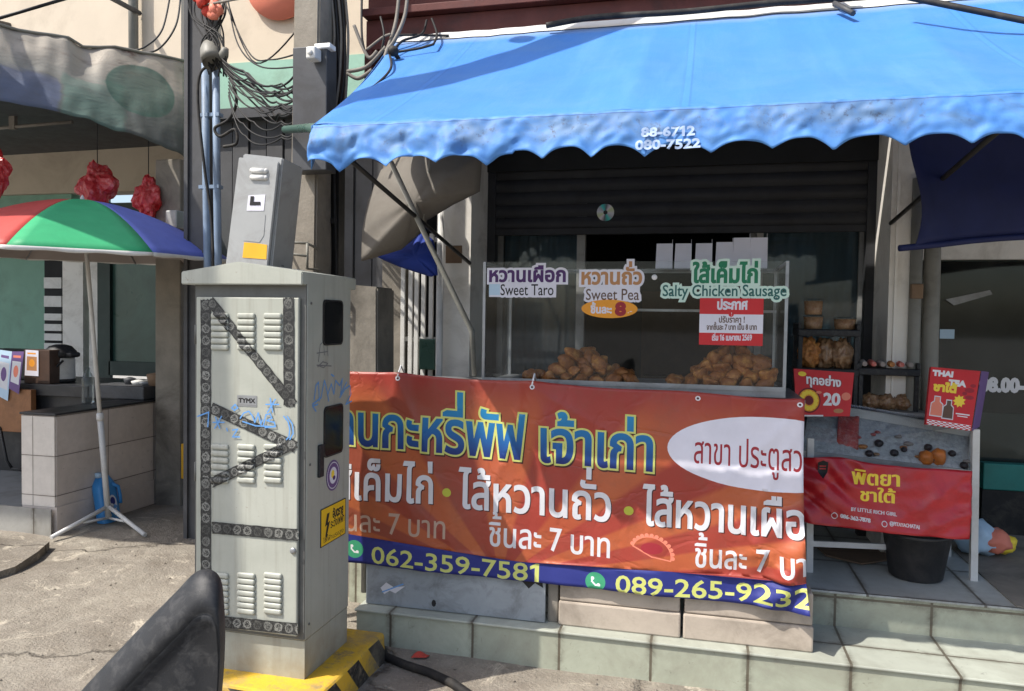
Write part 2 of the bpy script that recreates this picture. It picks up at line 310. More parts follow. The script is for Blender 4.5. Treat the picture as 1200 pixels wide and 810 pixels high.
def lace_tape():
    t = NT('lace_tape'); t.set(.55, 0, .4); sp = t.n('ShaderNodeSeparateXYZ'); t.l(t.uvc(), sp.inputs[0])
    u, v = sp.outputs[0], sp.outputs[1]           # u in tape widths, v 0..1 across
    fu = t.math('SUBTRACT', t.math('FRACT', u), .5); fv = t.math('SUBTRACT', v, .5)
    nz = t.noise(5, 4, .65, t.uvc()); nn = t.math('MULTIPLY', t.math('SUBTRACT', nz, .5), .42)
    d = t.math('SQRT', t.math('ADD', t.math('MULTIPLY', fu, fu), t.math('MULTIPLY', fv, fv))); d = t.math('ADD', d, nn)
    ring = t.ramp(d, [(.0, .4), (.07, .05), (.24, 0.0), (.31, .85), (.34, .85), (.40, .0), (.5, .0)])
    an = t.math('ARCTAN2', fv, fu); pet = t.math('SINE', t.math('MULTIPLY', an, 5.0))
    pet = t.math('MULTIPLY', t.ramp(pet, [(.3, 0.0), (.7, 1.0)]), t.ramp(d, [(.08, 0.0), (.16, .75), (.27, 0.0)]))
    wn_ = t.n('ShaderNodeTexWhiteNoise', noise_dimensions='1D'); t.l(t.math('FLOOR', t.math('ADD', u, .0)), wn_.inputs['W'])
    lnz = t.noise(4.2, 2, .5, t.uvc(), 1.2); ln_ = t.math('MULTIPLY', t.ramp(t.math('ABSOLUTE', t.math('SUBTRACT', lnz, .5)), [(.0, .8), (.03, .7), (.055, 0.0)]), t.ramp(d, [(.36, 1.0), (.46, .25)]))
    f = t.math('MAXIMUM', t.math('MULTIPLY', ring, .7), t.math('MAXIMUM', t.math('MULTIPLY', pet, .45), ln_)); f = t.math('MULTIPLY', f, t.math('ADD', t.math('MULTIPLY', wn_.outputs[0], .8), .25)); f = t.math('MULTIPLY', f, t.ramp(t.noise(2.2, 4, .6, t.geo()), [(.3, .25), (.6, .95)]))
    t.base(t.mix(f, srgb(32, 32, 32), srgb(182, 182, 174)))
lace_tape()

def stripe_mat():
    t = NT('hazard_stripe'); t.set(.8, 0, .3); p = t.geo(); sp = t.n('ShaderNodeSeparateXYZ'); t.l(p, sp.inputs[0])
    s = t.math('ADD', t.math('ADD', sp.outputs[1], sp.outputs[0]), t.math('MULTIPLY', sp.outputs[2], .9))
    f = t.math('FRACT', t.math('MULTIPLY', s, 4.6)); f = t.ramp(f, [(.47, 0.0), (.5, 1.0)])
    nsp = t.n('ShaderNodeSeparateXYZ'); t.l(t.n('ShaderNodeNewGeometry').outputs['True Normal'], nsp.inputs[0]); top = t.ramp(nsp.outputs[2], [(.6, 0.0), (.7, 1.0)])
    f = t.math('MULTIPLY', f, t.math('SUBTRACT', 1.0, top))
    col = t.mix(f, srgb(206, 166, 52), srgb(40, 39, 38))
    n = t.noise(14, 8, .72, p); col = t.mix(t.ramp(n, [(.52, 0.0), (.66, .8)]), col, srgb(128, 116, 98))
    n2 = t.noise(4, 6, .7, p); col = t.mix(t.ramp(n2, [(.48, 0.0), (.66, .6)]), col, srgb(120, 112, 98)); t.base(col)
    t.bump(t.noise(60, 5, .6, p), .4, .006)
stripe_mat()

def rust_sheet():
    t = NT('canopy_sheet'); t.set(.6, .25, .4); sp = t.n('ShaderNodeSeparateXYZ'); t.l(t.uvc(), sp.inputs[0]); uvn = t.uvc()
    n = t.noise(3.2, 8, .7, uvn, .8); n2 = t.noise(7, 6, .65, uvn)
    u, v = sp.outputs[0], sp.outputs[1]
    w = t.math('ADD', v, t.math('MULTIPLY', t.math('SUBTRACT', n, .5), .5))
    col = t.ramp(w, [(.25, srgb(96, 100, 96)), (.5, srgb(142, 140, 132)), (.8, srgb(168, 160, 148))])
    g = t.math('MULTIPLY', t.ramp(w, [(.18, .9), (.52, .8), (.55, 0.0)]), t.ramp(t.math('ADD', u, t.math('MULTIPLY', n, .06)), [(.605, 0.0), (.615, 1.0), (.80, 1.0), (.82, .0)]))
    col = t.mix(t.math('MULTIPLY', g, .55), col, srgb(104, 138, 124))
    b = t.math('MULTIPLY', t.ramp(w, [(.15, 1.0), (.42, 1.0), (.5, 0.0)]), t.ramp(t.math('ADD', u, t.math('MULTIPLY', n, .06)), [(.40, 0.0), (.43, 1.0), (.595, 1.0), (.605, 0.0)]))
    col = t.mix(t.math('MULTIPLY', b, .45), col, srgb(92, 104, 146))
    du = t.math('MULTIPLY', t.math('SUBTRACT', u, .84), 2.4); dv = t.math('SUBTRACT', v, .55)
    dd = t.math('SQRT', t.math('ADD', t.math('MULTIPLY', du, du), t.math('MULTIPLY', dv, dv)))
    col = t.mix(t.ramp(dd, [(.22, .7), (.285, .85), (.30, 0.0)]), col, srgb(72, 104, 92))
    col = t.mix(t.math('MULTIPLY', t.ramp(n2, [(.58, 0.0), (.68, 1.0)]), t.ramp(v, [(.75, .15), (.97, 1.0)])), col, srgb(104, 66, 44))
    col = t.mix(t.ramp(n2, [(.42, 0.0), (.8, .4)]), col, srgb(84, 86, 84)); t.base(col); t.bump(t.math('ADD', n, t.math('MULTIPLY', n2, .3)), .5, .02)
rust_sheet()

def puff_mat():
    t = NT('pastry'); t.set(.5, 0, .4); p = t.n('ShaderNodeTexCoord').outputs['Object']; oi = t.n('ShaderNodeObjectInfo').outputs['Random']
    n = t.noise(28, 6, .65, p); col = t.ramp(n, [(.3, srgb(92, 48, 18)), (.5, srgb(158, 94, 38)), (.72, srgb(216, 156, 80))])
    col = t.mix(t.math('MULTIPLY', oi, .6), col, srgb(112, 62, 26)); t.base(col); t.bump(t.noise(70, 5, .6, p), .5, .004)
puff_mat()
def disc_mat():
    t = NT('disc_foil'); t.set(.3, .25, .5); sp = t.n('ShaderNodeSeparateXYZ'); t.l(t.uvc(), sp.inputs[0])
    a = t.math('ARCTAN2', t.math('SUBTRACT', sp.outputs[1], .5), t.math('SUBTRACT', sp.outputs[0], .5))
    f = t.math('FRACT', t.math('MULTIPLY', t.math('ADD', a, 3.3), .318))
    t.base(t.ramp(f, [(0, srgb(200, 200, 205)), (.2, srgb(190, 200, 150)), (.35, srgb(210, 200, 205)), (.5, srgb(90, 90, 95)), (.7, srgb(60, 190, 180)), (.85, srgb(170, 170, 178)), (1, srgb(200, 200, 205))]))
disc_mat()
def plasticbag_mat():
    t = NT('bag_red_plastic'); t.set(.3, 0, .5); n = t.noise(18, 5, .6, t.geo())
    col = t.ramp(n, [(.35, srgb(186, 40, 48)), (.55, srgb(214, 78, 80)), (.7, srgb(236, 150, 148))]); t.base(col)
    tl = t.n('ShaderNodeBsdfTranslucent'); t.l(col, tl.inputs[0]); mx = t.t.nodes.new('ShaderNodeMixShader'); mx.inputs[0].default_value = .3
    t.l(t.b.outputs[0], mx.inputs[1]); t.l(tl.outputs[0], mx.inputs[2]); t.l(mx.outputs[0], t.t.nodes['Material Output'].inputs[0])
plasticbag_mat()

# ---------------------------------------------------------------- mesh helpers
class B:
    def __init__(s): s.bm = bmesh.new(); s.mi = 0; s.uvl = None
    def _set(s, geom):
        for f in geom:
            if isinstance(f, bmesh.types.BMFace): f.material_index = s.mi
    def box(s, x0, x1, y0, y1, z0, z1, bev=0.0, seg=2):
        r = bmesh.ops.create_cube(s.bm, size=1.0); vs = r['verts']
        for v in vs: v.co = Vector(((x0+x1)/2+v.co.x*(x1-x0), (y0+y1)/2+v.co.y*(y1-y0), (z0+z1)/2+v.co.z*(z1-z0)))
        fs = {f for v in vs for f in v.link_faces}
        for f in fs: f.material_index = s.mi
        if bev > 0:
            es = list({e for v in vs for e in v.link_edges})
            rr = bmesh.ops.bevel(s.bm, geom=es, offset=bev, segments=seg, affect='EDGES', profile=.5)
            for f in rr['faces']: f.material_index = s.mi
        return s
    def hexa(s, p):        # eight corners: bottom 0-3 ccw, top 4-7 ccw
        v = [s.bm.verts.new(q) for q in p]
        for q in ((3, 2, 1, 0), (4, 5, 6, 7), (0, 1, 5, 4), (1, 2, 6, 5), (2, 3, 7, 6), (3, 0, 4, 7)):
            f = s.bm.faces.new([v[i] for i in q]); f.material_index = s.mi
        return s
    def poly(s, pts):
        f = s.bm.faces.new([s.bm.verts.new(p) for p in pts]); f.material_index = s.mi; return s
    def prism(s, pts, vec):
        vec = Vector(vec); a = [s.bm.verts.new(p) for p in pts]; b = [s.bm.verts.new(Vector(p)+vec) for p in pts]; n = len(a)
        fs = [s.bm.faces.new(a[::-1]), s.bm.faces.new(b)] + [s.bm.faces.new((a[i], a[(i+1) % n], b[(i+1) % n], b[i])) for i in range(n)]
        for f in fs: f.material_index = s.mi
        return s
    def tube(s, path, r, seg=8, cap=True):
        path = [Vector(p) for p in path]; n = len(path); rings = []
        rr = r if hasattr(r, '__len__') else [r]*n; prev = None
        for i, p in enumerate(path):
            t = (path[min(i+1, n-1)]-path[max(i-1, 0)]).normalized()
            if prev is None:
                a = t.orthogonal().normalized()
            else:
                a = prev - t*prev.dot(t); a = a.normalized() if a.length > 1e-6 else t.orthogonal().normalized()
            prev = a; b = t.cross(a)
            rings.append([s.bm.verts.new(p+(a*math.cos(k*2*math.pi/seg)+b*math.sin(k*2*math.pi/seg))*rr[i]) for k in range(seg)])
        for i in range(n-1):
            for k in range(seg):
                f = s.bm.faces.new((rings[i][k], rings[i][(k+1) % seg], rings[i+1][(k+1) % seg], rings[i+1][k])); f.material_index = s.mi; f.smooth = True
        if cap:
            for rg in (rings[0][::-1], rings[-1]): f = s.bm.faces.new(rg); f.material_index = s.mi
        return s
    def lathe(s, prof, c, seg=24, axis=None):
        c = Vector(c); q = Vector((0, 0, 1)).rotation_difference(Vector(axis).normalized()) if axis else None; rings = []
        for (r, z) in prof:
            ring = []
            for k in range(seg):
                p = Vector((r*math.cos(k*2*math.pi/seg), r*math.sin(k*2*math.pi/seg), z))
                if q: p = q @ p
                ring.append(s.bm.verts.new(c+p))
            rings.append(ring)
        for i in range(len(rings)-1):
            for k in range(seg):
                f = s.bm.faces.new((rings[i][k], rings[i][(k+1) % seg], rings[i+1][(k+1) % seg], rings[i+1][k])); f.material_index = s.mi; f.smooth = True
        for rg, r in ((rings[0][::-1], prof[0][0]), (rings[-1], prof[-1][0])):
            if r > 1e-4: f = s.bm.faces.new(rg); f.material_index = s.mi
        return s
    def blob(s, c, rad, nz=.2, freq=3, sub=3, seed=0):
        r = bmesh.ops.create_icosphere(s.bm, subdivisions=sub, radius=1.0)
        for v in r['verts']:
            d = v.co.normalized(); k = 1+nz*noise.noise(d*freq+Vector((seed*7.1, seed*3.3, seed)))
            v.co = Vector(c)+Vector((d.x*rad[0], d.y*rad[1], d.z*rad[2]))*k
        for f in {f for v in r['verts'] for f in v.link_faces}: f.material_index = s.mi; f.smooth = True
        return s
    def grid(s, fn, nu, nv, smooth=True, uvfn=None):
        if s.uvl is None: s.uvl = s.bm.loops.layers.uv.new('UVMap')
        V = [[s.bm.verts.new(fn(i/nu, j/nv)) for j in range(nv+1)] for i in range(nu+1)]
        for i in range(nu):
            for j in range(nv):
                f = s.bm.faces.new((V[i][j], V[i+1][j], V[i+1][j+1], V[i][j+1])); f.material_index = s.mi; f.smooth = smooth
                for lp, (a, b) in zip(f.loops, ((i, j), (i+1, j), (i+1, j+1), (i, j+1))):
                    lp[s.uvl].uv = uvfn(a/nu, b/nv) if uvfn else (a/nu, b/nv)
        return s

def root_loc(o):
    v = Vector((0, 0, 0))
    while o is not None: v += Vector(o.location); o = o.parent
    return v
def link(name, me, mats, parent):
    for m in (mats if isinstance(mats, (list, tuple)) else [mats]): me.materials.append(MATS[m])
    o = bpy.data.objects.new(name, me); COL.objects.link(o)
    if parent is not None: o.parent = parent
    return o
def obj(name, b, mats, parent=None, solid=0.0, soff=-1, local=False, recalc=True):
    """one mesh object; coordinates are given in street space and stored relative to the parent's base"""
    bm = b.bm
    if recalc and not solid: bmesh.ops.recalc_face_normals(bm, faces=bm.faces[:])
    if parent is not None and not local: bmesh.ops.translate(bm, vec=-root_loc(parent), verts=bm.verts[:])
    me = bpy.data.meshes.new(name); bm.to_mesh(me); bm.free()
    o = link(name, me, mats, parent)
    if solid:
        md = o.modifiers.new('thickness', 'SOLIDIFY'); md.thickness = solid; md.offset = soff
    return o
def tag(o, label=None, cat=None, group=None, kind=None):
    for k, v in (('label', label), ('category', cat), ('group', group), ('kind', kind)):
        if v: o[k] = v
    return o
def thing(name, label, cat, loc, group=None):
    o = bpy.data.objects.new(name, None); o.empty_display_size = .1; COL.objects.link(o); o.location = loc
    return tag(o, label, cat, group)
def copy_tree(o, parent=None):
    c = o.copy(); COL.objects.link(c)
    if parent is not None: c.parent = parent
    for ch in list(o.children): copy_tree(ch, c)
    return c

# ---------------------------------------------------------------- lettering: outlines of the built-in font, filled by winding number
CHARS = sorted(set('ร้านกะหรี่พัฟ เจ้าเก่าไส้เค็มไก่ถั่วเผือกชิ้นละ7บาทสาขาประตูสวนดอกใส้ประกาศปรับราคาจากเป็น8เริ่มเมษายนทุกอย่างชาใต้พิตยาระวังอันตรายไฟฟ้าแรงสูงห้ามเข้าใกล้'
                   '0123456789-.!:,@/•_=' 'ABCDEFGHIJKLMNOPQRSTUVWXYZabcdefghijklmnopqrstuvwxyz') - {' '})
GLY, ADV = {}, {}
def _load_glyphs():
    tmp = []
    for s in ['||', '|'] + [w for c in CHARS for w in (c, 'H'+c+'|')] + ['H|', 'H |']:
        cu = bpy.data.curves.new('g', 'FONT'); cu.body = s; cu.fill_mode = 'NONE'; cu.resolution_u = 3; cu.size = 1.0
        o = bpy.data.objects.new('g', cu); COL.objects.link(o); tmp.append((s, o))
    bpy.context.view_layer.update(); dg = bpy.context.evaluated_depsgraph_get(); xm = {}
    for s, o in tmp:
        e = o.evaluated_get(dg); me = e.to_mesh()
        n = len(me.vertices); co = np.zeros(n*3); me.vertices.foreach_get('co', co); co = co.reshape(-1, 3)[:, :2]
        xm[s] = co[:, 0].max() if n else 0
        if s in CHARS:
            nb = {}
            for ed in me.edges:
                a, b = ed.vertices; nb.setdefault(a, []).append(b); nb.setdefault(b, []).append(a)
            # resample order by edge index keeps the contour's own direction
            seen, cs = set(), []
            for st in range(n):
                if st in seen or st not in nb: continue
                loop = [st]; seen.add(st); prev, cur = st, (st+1 if st+1 in nb[st] else nb[st][0])
                while cur != st and cur not in seen:
                    loop.append(cur); seen.add(cur)
                    nx = [k for k in nb[cur] if k != prev]
                    if not nx: break
                    prev, cur = cur, nx[0]
                pts = co[loop]; keep = [0]
                for i in range(1, len(pts)):
                    if np.hypot(*(pts[i]-pts[keep[-1]])) > 1e-4: keep.append(i)
                if len(keep) > 2 and np.hypot(*(pts[keep[0]]-pts[keep[-1]])) < 1e-4: keep.pop()
                if len(keep) > 2: cs.append(pts[keep])
            tot = sum(area(c) for c in cs)
            if tot < 0: cs = [c[::-1] for c in cs]
            GLY[s] = cs
        e.to_mesh_clear()
    for c in CHARS: ADV[c] = xm['H'+c+'|']-xm['H|']
    ADV[' '] = xm['H |']-xm['H|']
    GLY['1'] = [np.array([(.20, 0), (.31, 0), (.31, .70), (.22, .70), (.05, .58), (.05, .47), (.20, .56)])]; ADV['1'] = .46
    for s, o in tmp:
        cu = o.data; bpy.data.objects.remove(o); bpy.data.curves.remove(cu)
def area(c): return .5*float(np.sum(c[:, 0]*np.roll(c[:, 1], -1)-np.roll(c[:, 0], -1)*c[:, 1]))
_load_glyphs()
UPV, TONE, TALL = set('ิีึืัํ็'), set('่้๊๋์'), set('ปฝฟ')
def layout(s):
    """contours of a line at size 1 and the pen position before each character; tone marks climb over upper vowels"""
    x = 0; out = []; pen = []; prev = ''; base = ''
    for ch in s:
        pen.append(x); dx = dy = 0
        if ch in TONE:
            if prev in UPV: dy = .19
            if base in TALL: dx = -.10
        elif ch in UPV and base in TALL: dx = -.10
        for c in GLY.get(ch, []): out.append(c+np.array([x+dx, dy]))
        x += ADV[ch]
        if ch not in TONE and ch not in UPV: base = ch
        prev = ch
    pen.append(x); return out, pen
def grow(cs, d):
    out = []
    for c in cs:
        p0, p1 = np.roll(c, 1, 0), np.roll(c, -1, 0)
        a = c-p0; b = p1-c
        a /= np.linalg.norm(a, axis=1)[:, None]+1e-12; b /= np.linalg.norm(b, axis=1)[:, None]+1e-12
        na = np.stack([a[:, 1], -a[:, 0]], 1); nb = np.stack([b[:, 1], -b[:, 0]], 1)
        m = na+nb; k = 2/np.maximum((m*m).sum(1), .9); out.append(c+m*k[:, None]*d)
    return out
def text(s, x0, x1, y0, h, y1=None, bold=0.0, i0=0, slant=0.0):
    """line s with its character i0 starting at x0 and its end at x1; h = letter height; baseline from y0 to y1"""
    cs, pen = layout(s); sx = (x1-x0)/(pen[-1]-pen[i0]); sy = h/.70 if s.isascii() else h/.57
    res = []; y1 = y0 if y1 is None else y1
    for c in cs:
        X = x0+(c[:, 0]-pen[i0])*sx+slant*c[:, 1]*sy; Y = c[:, 1]*sy+y0+(X-x0)/(x1-x0)*(y1-y0)
        res.append(np.stack([X, Y], 1))
    return grow(res, bold) if bold else res
def ell(cx, cy, rx, ry, n=40, a0=0, a1=2*math.pi):
    t = np.linspace(a0, a1, n, endpoint=False) if abs(a1-a0-2*math.pi) < 1e-6 else np.linspace(a0, a1, n)
    return np.stack([cx+rx*np.cos(t), cy+ry*np.sin(t)], 1)
def ring(cx, cy, r1, r2, n=32): return [ell(cx, cy, r1, r1, n), ell(cx, cy, r2, r2, n)[::-1]]
def rect(x0, x1, y0, y1): return np.array([(x0, y0), (x1, y0), (x1, y1), (x0, y1)], float)
def ccw(p):
    p = np.array(p, float); return p if area(p) > 0 else p[::-1]
def stroke(pts, w):
    """a pen line as one closed contour per segment"""
    out = []
    pts = [np.array(p, float) for p in pts]
    for a, b in zip(pts[:-1], pts[1:]):
        d = b-a; L = np.linalg.norm(d)
        if L < 1e-9: continue
        d /= L; n = np.array([-d[1], d[0]])*w/2; e = d*w*.4
        out.append(ccw([a-e-n, b+e-n, b+e+n, a-e+n]))
    return out
def wind(cs, P):
    a = np.concatenate(cs); b = np.concatenate([np.roll(c, -1, 0) for c in cs]); W = np.zeros(len(P), int)
    lo, hi = a.min(0), a.max(0); sel = np.where((P[:, 0] > lo[0]) & (P[:, 0] < hi[0]) & (P[:, 1] > lo[1]) & (P[:, 1] < hi[1]))[0]
    for k in range(0, len(sel), 2000):
        i = sel[k:k+2000]; q = P[i]; x, y = q[:, :1], q[:, 1:]
        upm = (a[None, :, 1] <= y) & (b[None, :, 1] > y); dn = (a[None, :, 1] > y) & (b[None, :, 1] <= y)
        isl = (b[:, 0]-a[:, 0])*(y-a[:, 1])-(x-a[:, 0])*(b[:, 1]-a[:, 1])
        W[i] = (upm & (isl > 0)).sum(1)-(dn & (isl < 0)).sum(1)
    return W
def panel(name, rectb, layers, mats, fn, parent=None, base=0, cells=(1, 1), solid=.003, smooth=False, seams=()):
    """a printed sheet: every layer (contours, material index or None = cut away) is part of the one surface"""
    x0, x1, y0, y1 = rectb; V = []; E = []
    nx, ny = cells
    for i in range(nx+1):
        for j in range(ny+1): V.append((x0+(x1-x0)*i/nx, y0+(y1-y0)*j/ny))
    for cs, mi in layers:
        for c in cs:
            c = c.copy(); c[:, 0] = np.clip(c[:, 0], x0, x1); c[:, 1] = np.clip(c[:, 1], y0, y1)
            s = len(V); n = len(c); V += [tuple(p) for p in c]; E += [(s+i, s+(i+1) % n) for i in range(n)]
    r = geometry.delaunay_2d_cdt([Vector(p) for p in V], E, [], 0, 1e-6, False)
    vv = np.array([(p.x, p.y) for p in r[0]]); ff = r[2]
    cen = np.array([vv[list(f)].mean(0) for f in ff]); mi = np.full(len(ff), -1 if base is None else base)
    for cs, k in layers:
        w = wind(cs, cen) > 0
        mi[w] = -1 if k is None else k
    bm = bmesh.new(); uvl = bm.loops.layers.uv.new('UVMap'); bv = {}
    for f, k in zip(ff, mi):
        if k < 0: continue
        p = [vv[i] for i in f]
        ar = (p[1][0]-p[0][0])*(p[2][1]-p[0][1])-(p[1][1]-p[0][1])*(p[2][0]-p[0][0])
        if abs(ar) < 1e-12: continue
        idx = list(f) if ar > 0 else list(f)[::-1]
        for i in idx:
            if i not in bv: bv[i] = bm.verts.new(fn(vv[i][0], vv[i][1]))
        try: fc = bm.faces.new([bv[i] for i in idx])
        except ValueError: continue
        fc.material_index = int(k); fc.smooth = smooth
        for lp, i in zip(fc.loops, idx): lp[uvl].uv = ((vv[i][0]-x0)/(x1-x0), (vv[i][1]-y0)/(y1-y0))
    if parent is not None: bmesh.ops.translate(bm, vec=-root_loc(parent), verts=bm.verts[:])
    me = bpy.data.meshes.new(name); bm.to_mesh(me); bm.free(); o = link(name, me, mats, parent)
    if solid:
        md = o.modifiers.new('thickness', 'SOLIDIFY'); md.thickness = solid; md.offset = -1; md.use_even_offset = False
    return o
def flat(Y, back=0.0): return lambda u, v: Vector((u, Y, v))
# ================================================================ SETTING
def hgt(x, y):
    k = .035*noise.noise(Vector((x*.9, y*.9, 0)))+.02*noise.noise(Vector((x*2.7, y*2.7, 3)))+.004*noise.noise(Vector((x*9, y*9, 5)))
    f = min(1, max(0, (3.2-y)/1.0)) if x > -2.4 else min(1, max(0, (5.2-y)/1.0))
    return -.02+k*(.45+.55*f)
g = B()
def gfn(u, v):
    x = -9+13*u; y = -2+9*v; return Vector((x, y, hgt(x, y)))
g.grid(gfn, 260, 180)
gr = obj('ground', g, 'ground_concrete'); tag(gr, kind='structure')
g = B(); g.grid(lambda u, v: Vector((-150+300*u, -120+240*v, -.09)), 2, 2)
tag(obj('road', g, 'road_concrete'), kind='structure')
# raised slab of pavement at the far left, broken from the concrete by a groove
g = B(); pts = [onZ(-30, 626, .05), onZ(58, 632, .05), onZ(44, 644, .05), onZ(18, 661, .05), onZ(-30, 676, .05)]
g.prism([Vector((p.x, p.y, -.06)) for p in pts], (0, 0, .095)); tag(obj('pavement_slab', g, 'ground_concrete'), kind='structure')

def step_block(name, x0, x1, y0, y1, z0, z1, side, top):
    b = B(); b.box(x0, x1, y0, y1, z0, z1-.012); b.mi = 1; b.box(x0-.008, x1+.008, y0-.012, y1, z1-.012, z1, .004)
    return tag(obj(name, b, [side, top]), kind='structure')
step_block('step', -1.62, 3.2, 3.48, 3.92, -.06, .16, 'step_tile', 'step_top')
step_block('deck', .50, 6.0, 3.9, 5.32, -.06, .33, 'step_tile', 'deck_top')
step_block('shop_floor', -1.9, .497, 3.98, 8.4, -.06, .326, 'step_tile', 'deck_top')
b = B(); b.box(1.43, 6, 3.905, 5.3, .325, .336); b.mi = 0
tag(obj('pavement', b, ['concrete_wall']), kind='structure')

# ================================================================ SHOP BUILDING
sb = thing('shop_building', 'shaded shophouse front behind the food stall with a half raised dark roller shutter', 'building', (0, 4.6, .33))
b = B(); b.box(-1.60, -1.395, 4.6, 5.0, .326, 3.1); obj('pillar', b, 'pillar_plaster', sb)
b = B(); b.box(-1.558, -1.452, 4.594, 4.602, 1.95, 2.06, .002)
o = obj('house_number_plate', b, 'cardboard', sb)
b = B(); b.box(1.005, 1.17, 4.6, 5.0, .331, 3.1); b.box(1.03, 1.045, 4.585, 4.6, .331, 3.0); obj('pillar', b, 'pillar_plaster', sb)
b = B()
z = 2.20
while z < 3.05:
    b.grid(lambda u, v: Vector((-1.394+2.398*u, 5.0-.018*math.sin(v*math.pi), z+.082*v)), 2, 6); z += .083
b.box(-1.394, 1.004, 4.985, 5.02, 2.165, 2.205)
obj('roller_shutter', b, 'shutter_black', sb)
for a, c in ((-1.394, -1.34), (.955, 1.004)):
    b = B(); b.box(a, c, 4.97, 5.04, .33, 3.0); obj('shutter_guide', b, 'shutter_black', sb)
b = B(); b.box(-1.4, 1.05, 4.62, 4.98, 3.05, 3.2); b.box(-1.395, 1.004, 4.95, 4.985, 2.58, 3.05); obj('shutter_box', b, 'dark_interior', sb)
def sash(x0, x1, nm):
    w = B(); Y = 5.14
    for (a, c) in ((x0, x0+.035), (x1-.045, x1)): w.box(a, c, Y-.02, Y+.02, .34, 2.42)
    w.box(x0+.035, x1-.045, Y-.018, Y+.018, 2.36, 2.42); w.box(x0+.035, x1-.045, Y-.018, Y+.018, .34, .42)
    fr = obj('sliding_door', w, 'frame_grey', sb)
    w = B(); w.box(x0+.03, x1-.04, Y-.004, Y+.004, .4, 2.38); obj('glass', w, 'door_glass', fr)
    w = B(); w.grid(lambda u, v: Vector((x0+.03+(x1-x0-.07)*u, Y+.06+.012*math.sin(u*46+2*math.sin(v*3))+.008*noise.noise(Vector((u*9, v*4, x0))), .4+2.0*v)), 60, 10)
    obj('curtain', w, 'curtain_teal', sb)
sash(-1.36, -.765, 'l'); sash(.30, .99, 'r')
for a, c in ((-.80, -.745), (.335, .375)):
    b = B(); b.box(a, c, 5.05, 5.1, .33, 2.4); obj('door_post', b, 'frame_grey', sb)
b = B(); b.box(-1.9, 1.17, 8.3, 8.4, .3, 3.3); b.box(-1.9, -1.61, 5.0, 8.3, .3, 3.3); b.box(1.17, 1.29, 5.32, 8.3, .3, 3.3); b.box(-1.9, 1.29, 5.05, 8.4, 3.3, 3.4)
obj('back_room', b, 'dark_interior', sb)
b = B(); b.box(-.55, .2, 7.6, 8.0, .33, 1.9); b.box(-.5, .1, 7.2, 7.6, .33, 1.1); obj('cupboard', b, 'dark_wood', sb)
b = B()      # brown steel beams above the awning, stepped
b.box(-2.03, 5.2, 4.42, 4.7, 3.24, 3.42, .004); b.box(-2.03, 5.2, 4.36, 4.72, 3.425, 3.47, .004); b.box(-2.03, 5.2, 4.45, 4.7, 3.473, 3.62); b.box(-2.03, 5.2, 4.38, 4.72, 3.623, 3.8, .004)
b.box(-2.03, -1.98, 4.4, 4.7, 2.6, 3.24)
obj('beam', b, 'red_brown_beam', sb)
b = B(); b.box(-2.03, 5.2, 4.55, 4.9, 3.81, 7.2); b.box(-2.03, 5.2, 4.9, 9, 3.41, 3.6)
obj('wall', b, 'cream_wall', sb)
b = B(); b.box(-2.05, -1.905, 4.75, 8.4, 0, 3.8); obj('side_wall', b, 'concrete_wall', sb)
b = B(); b.tube([(1.235, 4.62, .33), (1.228, 4.62, 1.4), (1.215, 4.62, 2.9)], .042, 14); obj('drainpipe', b, 'pipe_grey', sb)
b = B(); b.tube([(1.135, 4.585, .33), (1.135, 4.585, 2.4)], .032, 10); obj('conduit', b, 'pipe_grey', sb)
b = B(); b.box(1.105, 1.165, 4.54, 4.6, 1.75, 1.83, .006); obj('junction_box', b, 'cardboard', sb)

# right-hand shop
rs = thing('neighbour_shop', 'dark glazed shopfront at the right edge with white opening hours lettered on its glass', 'building', (2.2, 5.35, .33))
b = B(); b.box(1.25, 6, 5.3, 5.5, 2.02, 3.2); obj('lintel', b, 'pillar_plaster', rs)
b = B(); b.box(1.25, 6, 5.36, 5.375, .41, 2.02); obj('shop_window', b, 'shop_glass', rs)
hz = [(text('08.00-18.00', 0, 1, 0, .1, bold=.008), 0)]
zz = onY(1150, 458, 5.355); z2 = onY(1206, 446, 5.355)
hx = onY(1148, 458, 5.355).x; hw = (onY(1200, 458, 5.355).x-hx)/.53
panel('opening_hours', (hx-.02, hx+hw+.02, zz.z-.05, zz.z+.2), [([rect(hx-.02, hx+hw+.02, zz.z-.05, zz.z+.2)], None), (text('08.00-18.00', hx, hx+hw, zz.z, .082, bold=.007), 0)], ['ink_white'], flat(5.355), rs, base=None, solid=.001)
b = B(); b.box(1.25, 6, 5.33, 5.40, .33, .41); b.box(1.28, 1.33, 5.33, 5.40, .41, 2.02); b.box(2.6, 2.66, 5.33, 5.40, .41, 2.02); obj('window_frame', b, 'dark_grey_metal', rs)
b = B(); b.box(1.3, 6, 5.41, 5.43, .42, 1.06); obj('lower_sheet', b, 'ink_grey', rs)  # grey sheet that paints in the pale reflection low in the glass
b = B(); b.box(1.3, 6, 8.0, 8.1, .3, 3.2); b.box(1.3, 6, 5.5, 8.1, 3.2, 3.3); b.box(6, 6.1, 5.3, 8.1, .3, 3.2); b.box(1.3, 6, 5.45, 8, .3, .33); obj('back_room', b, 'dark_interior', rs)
pr = onY(1112, 355, 5.345); p2 = onY(1164, 344, 5.345)
b = B(); b.poly([onY(1108, 351, 5.345), onY(1160, 340, 5.35), onY(1163, 345, 5.35), onY(1118, 358, 5.345)]); obj('taped_paper', b, 'frame_grey', rs, solid=.002)
b = B(); b.box(onY(1101, 398, 5.35).x, onY(1118, 398, 5.35).x, 5.345, 5.35, onY(1110, 397, 5.35).z, onY(1110, 386, 5.35).z); obj('sticker', b, 'ink_skyblue', rs)
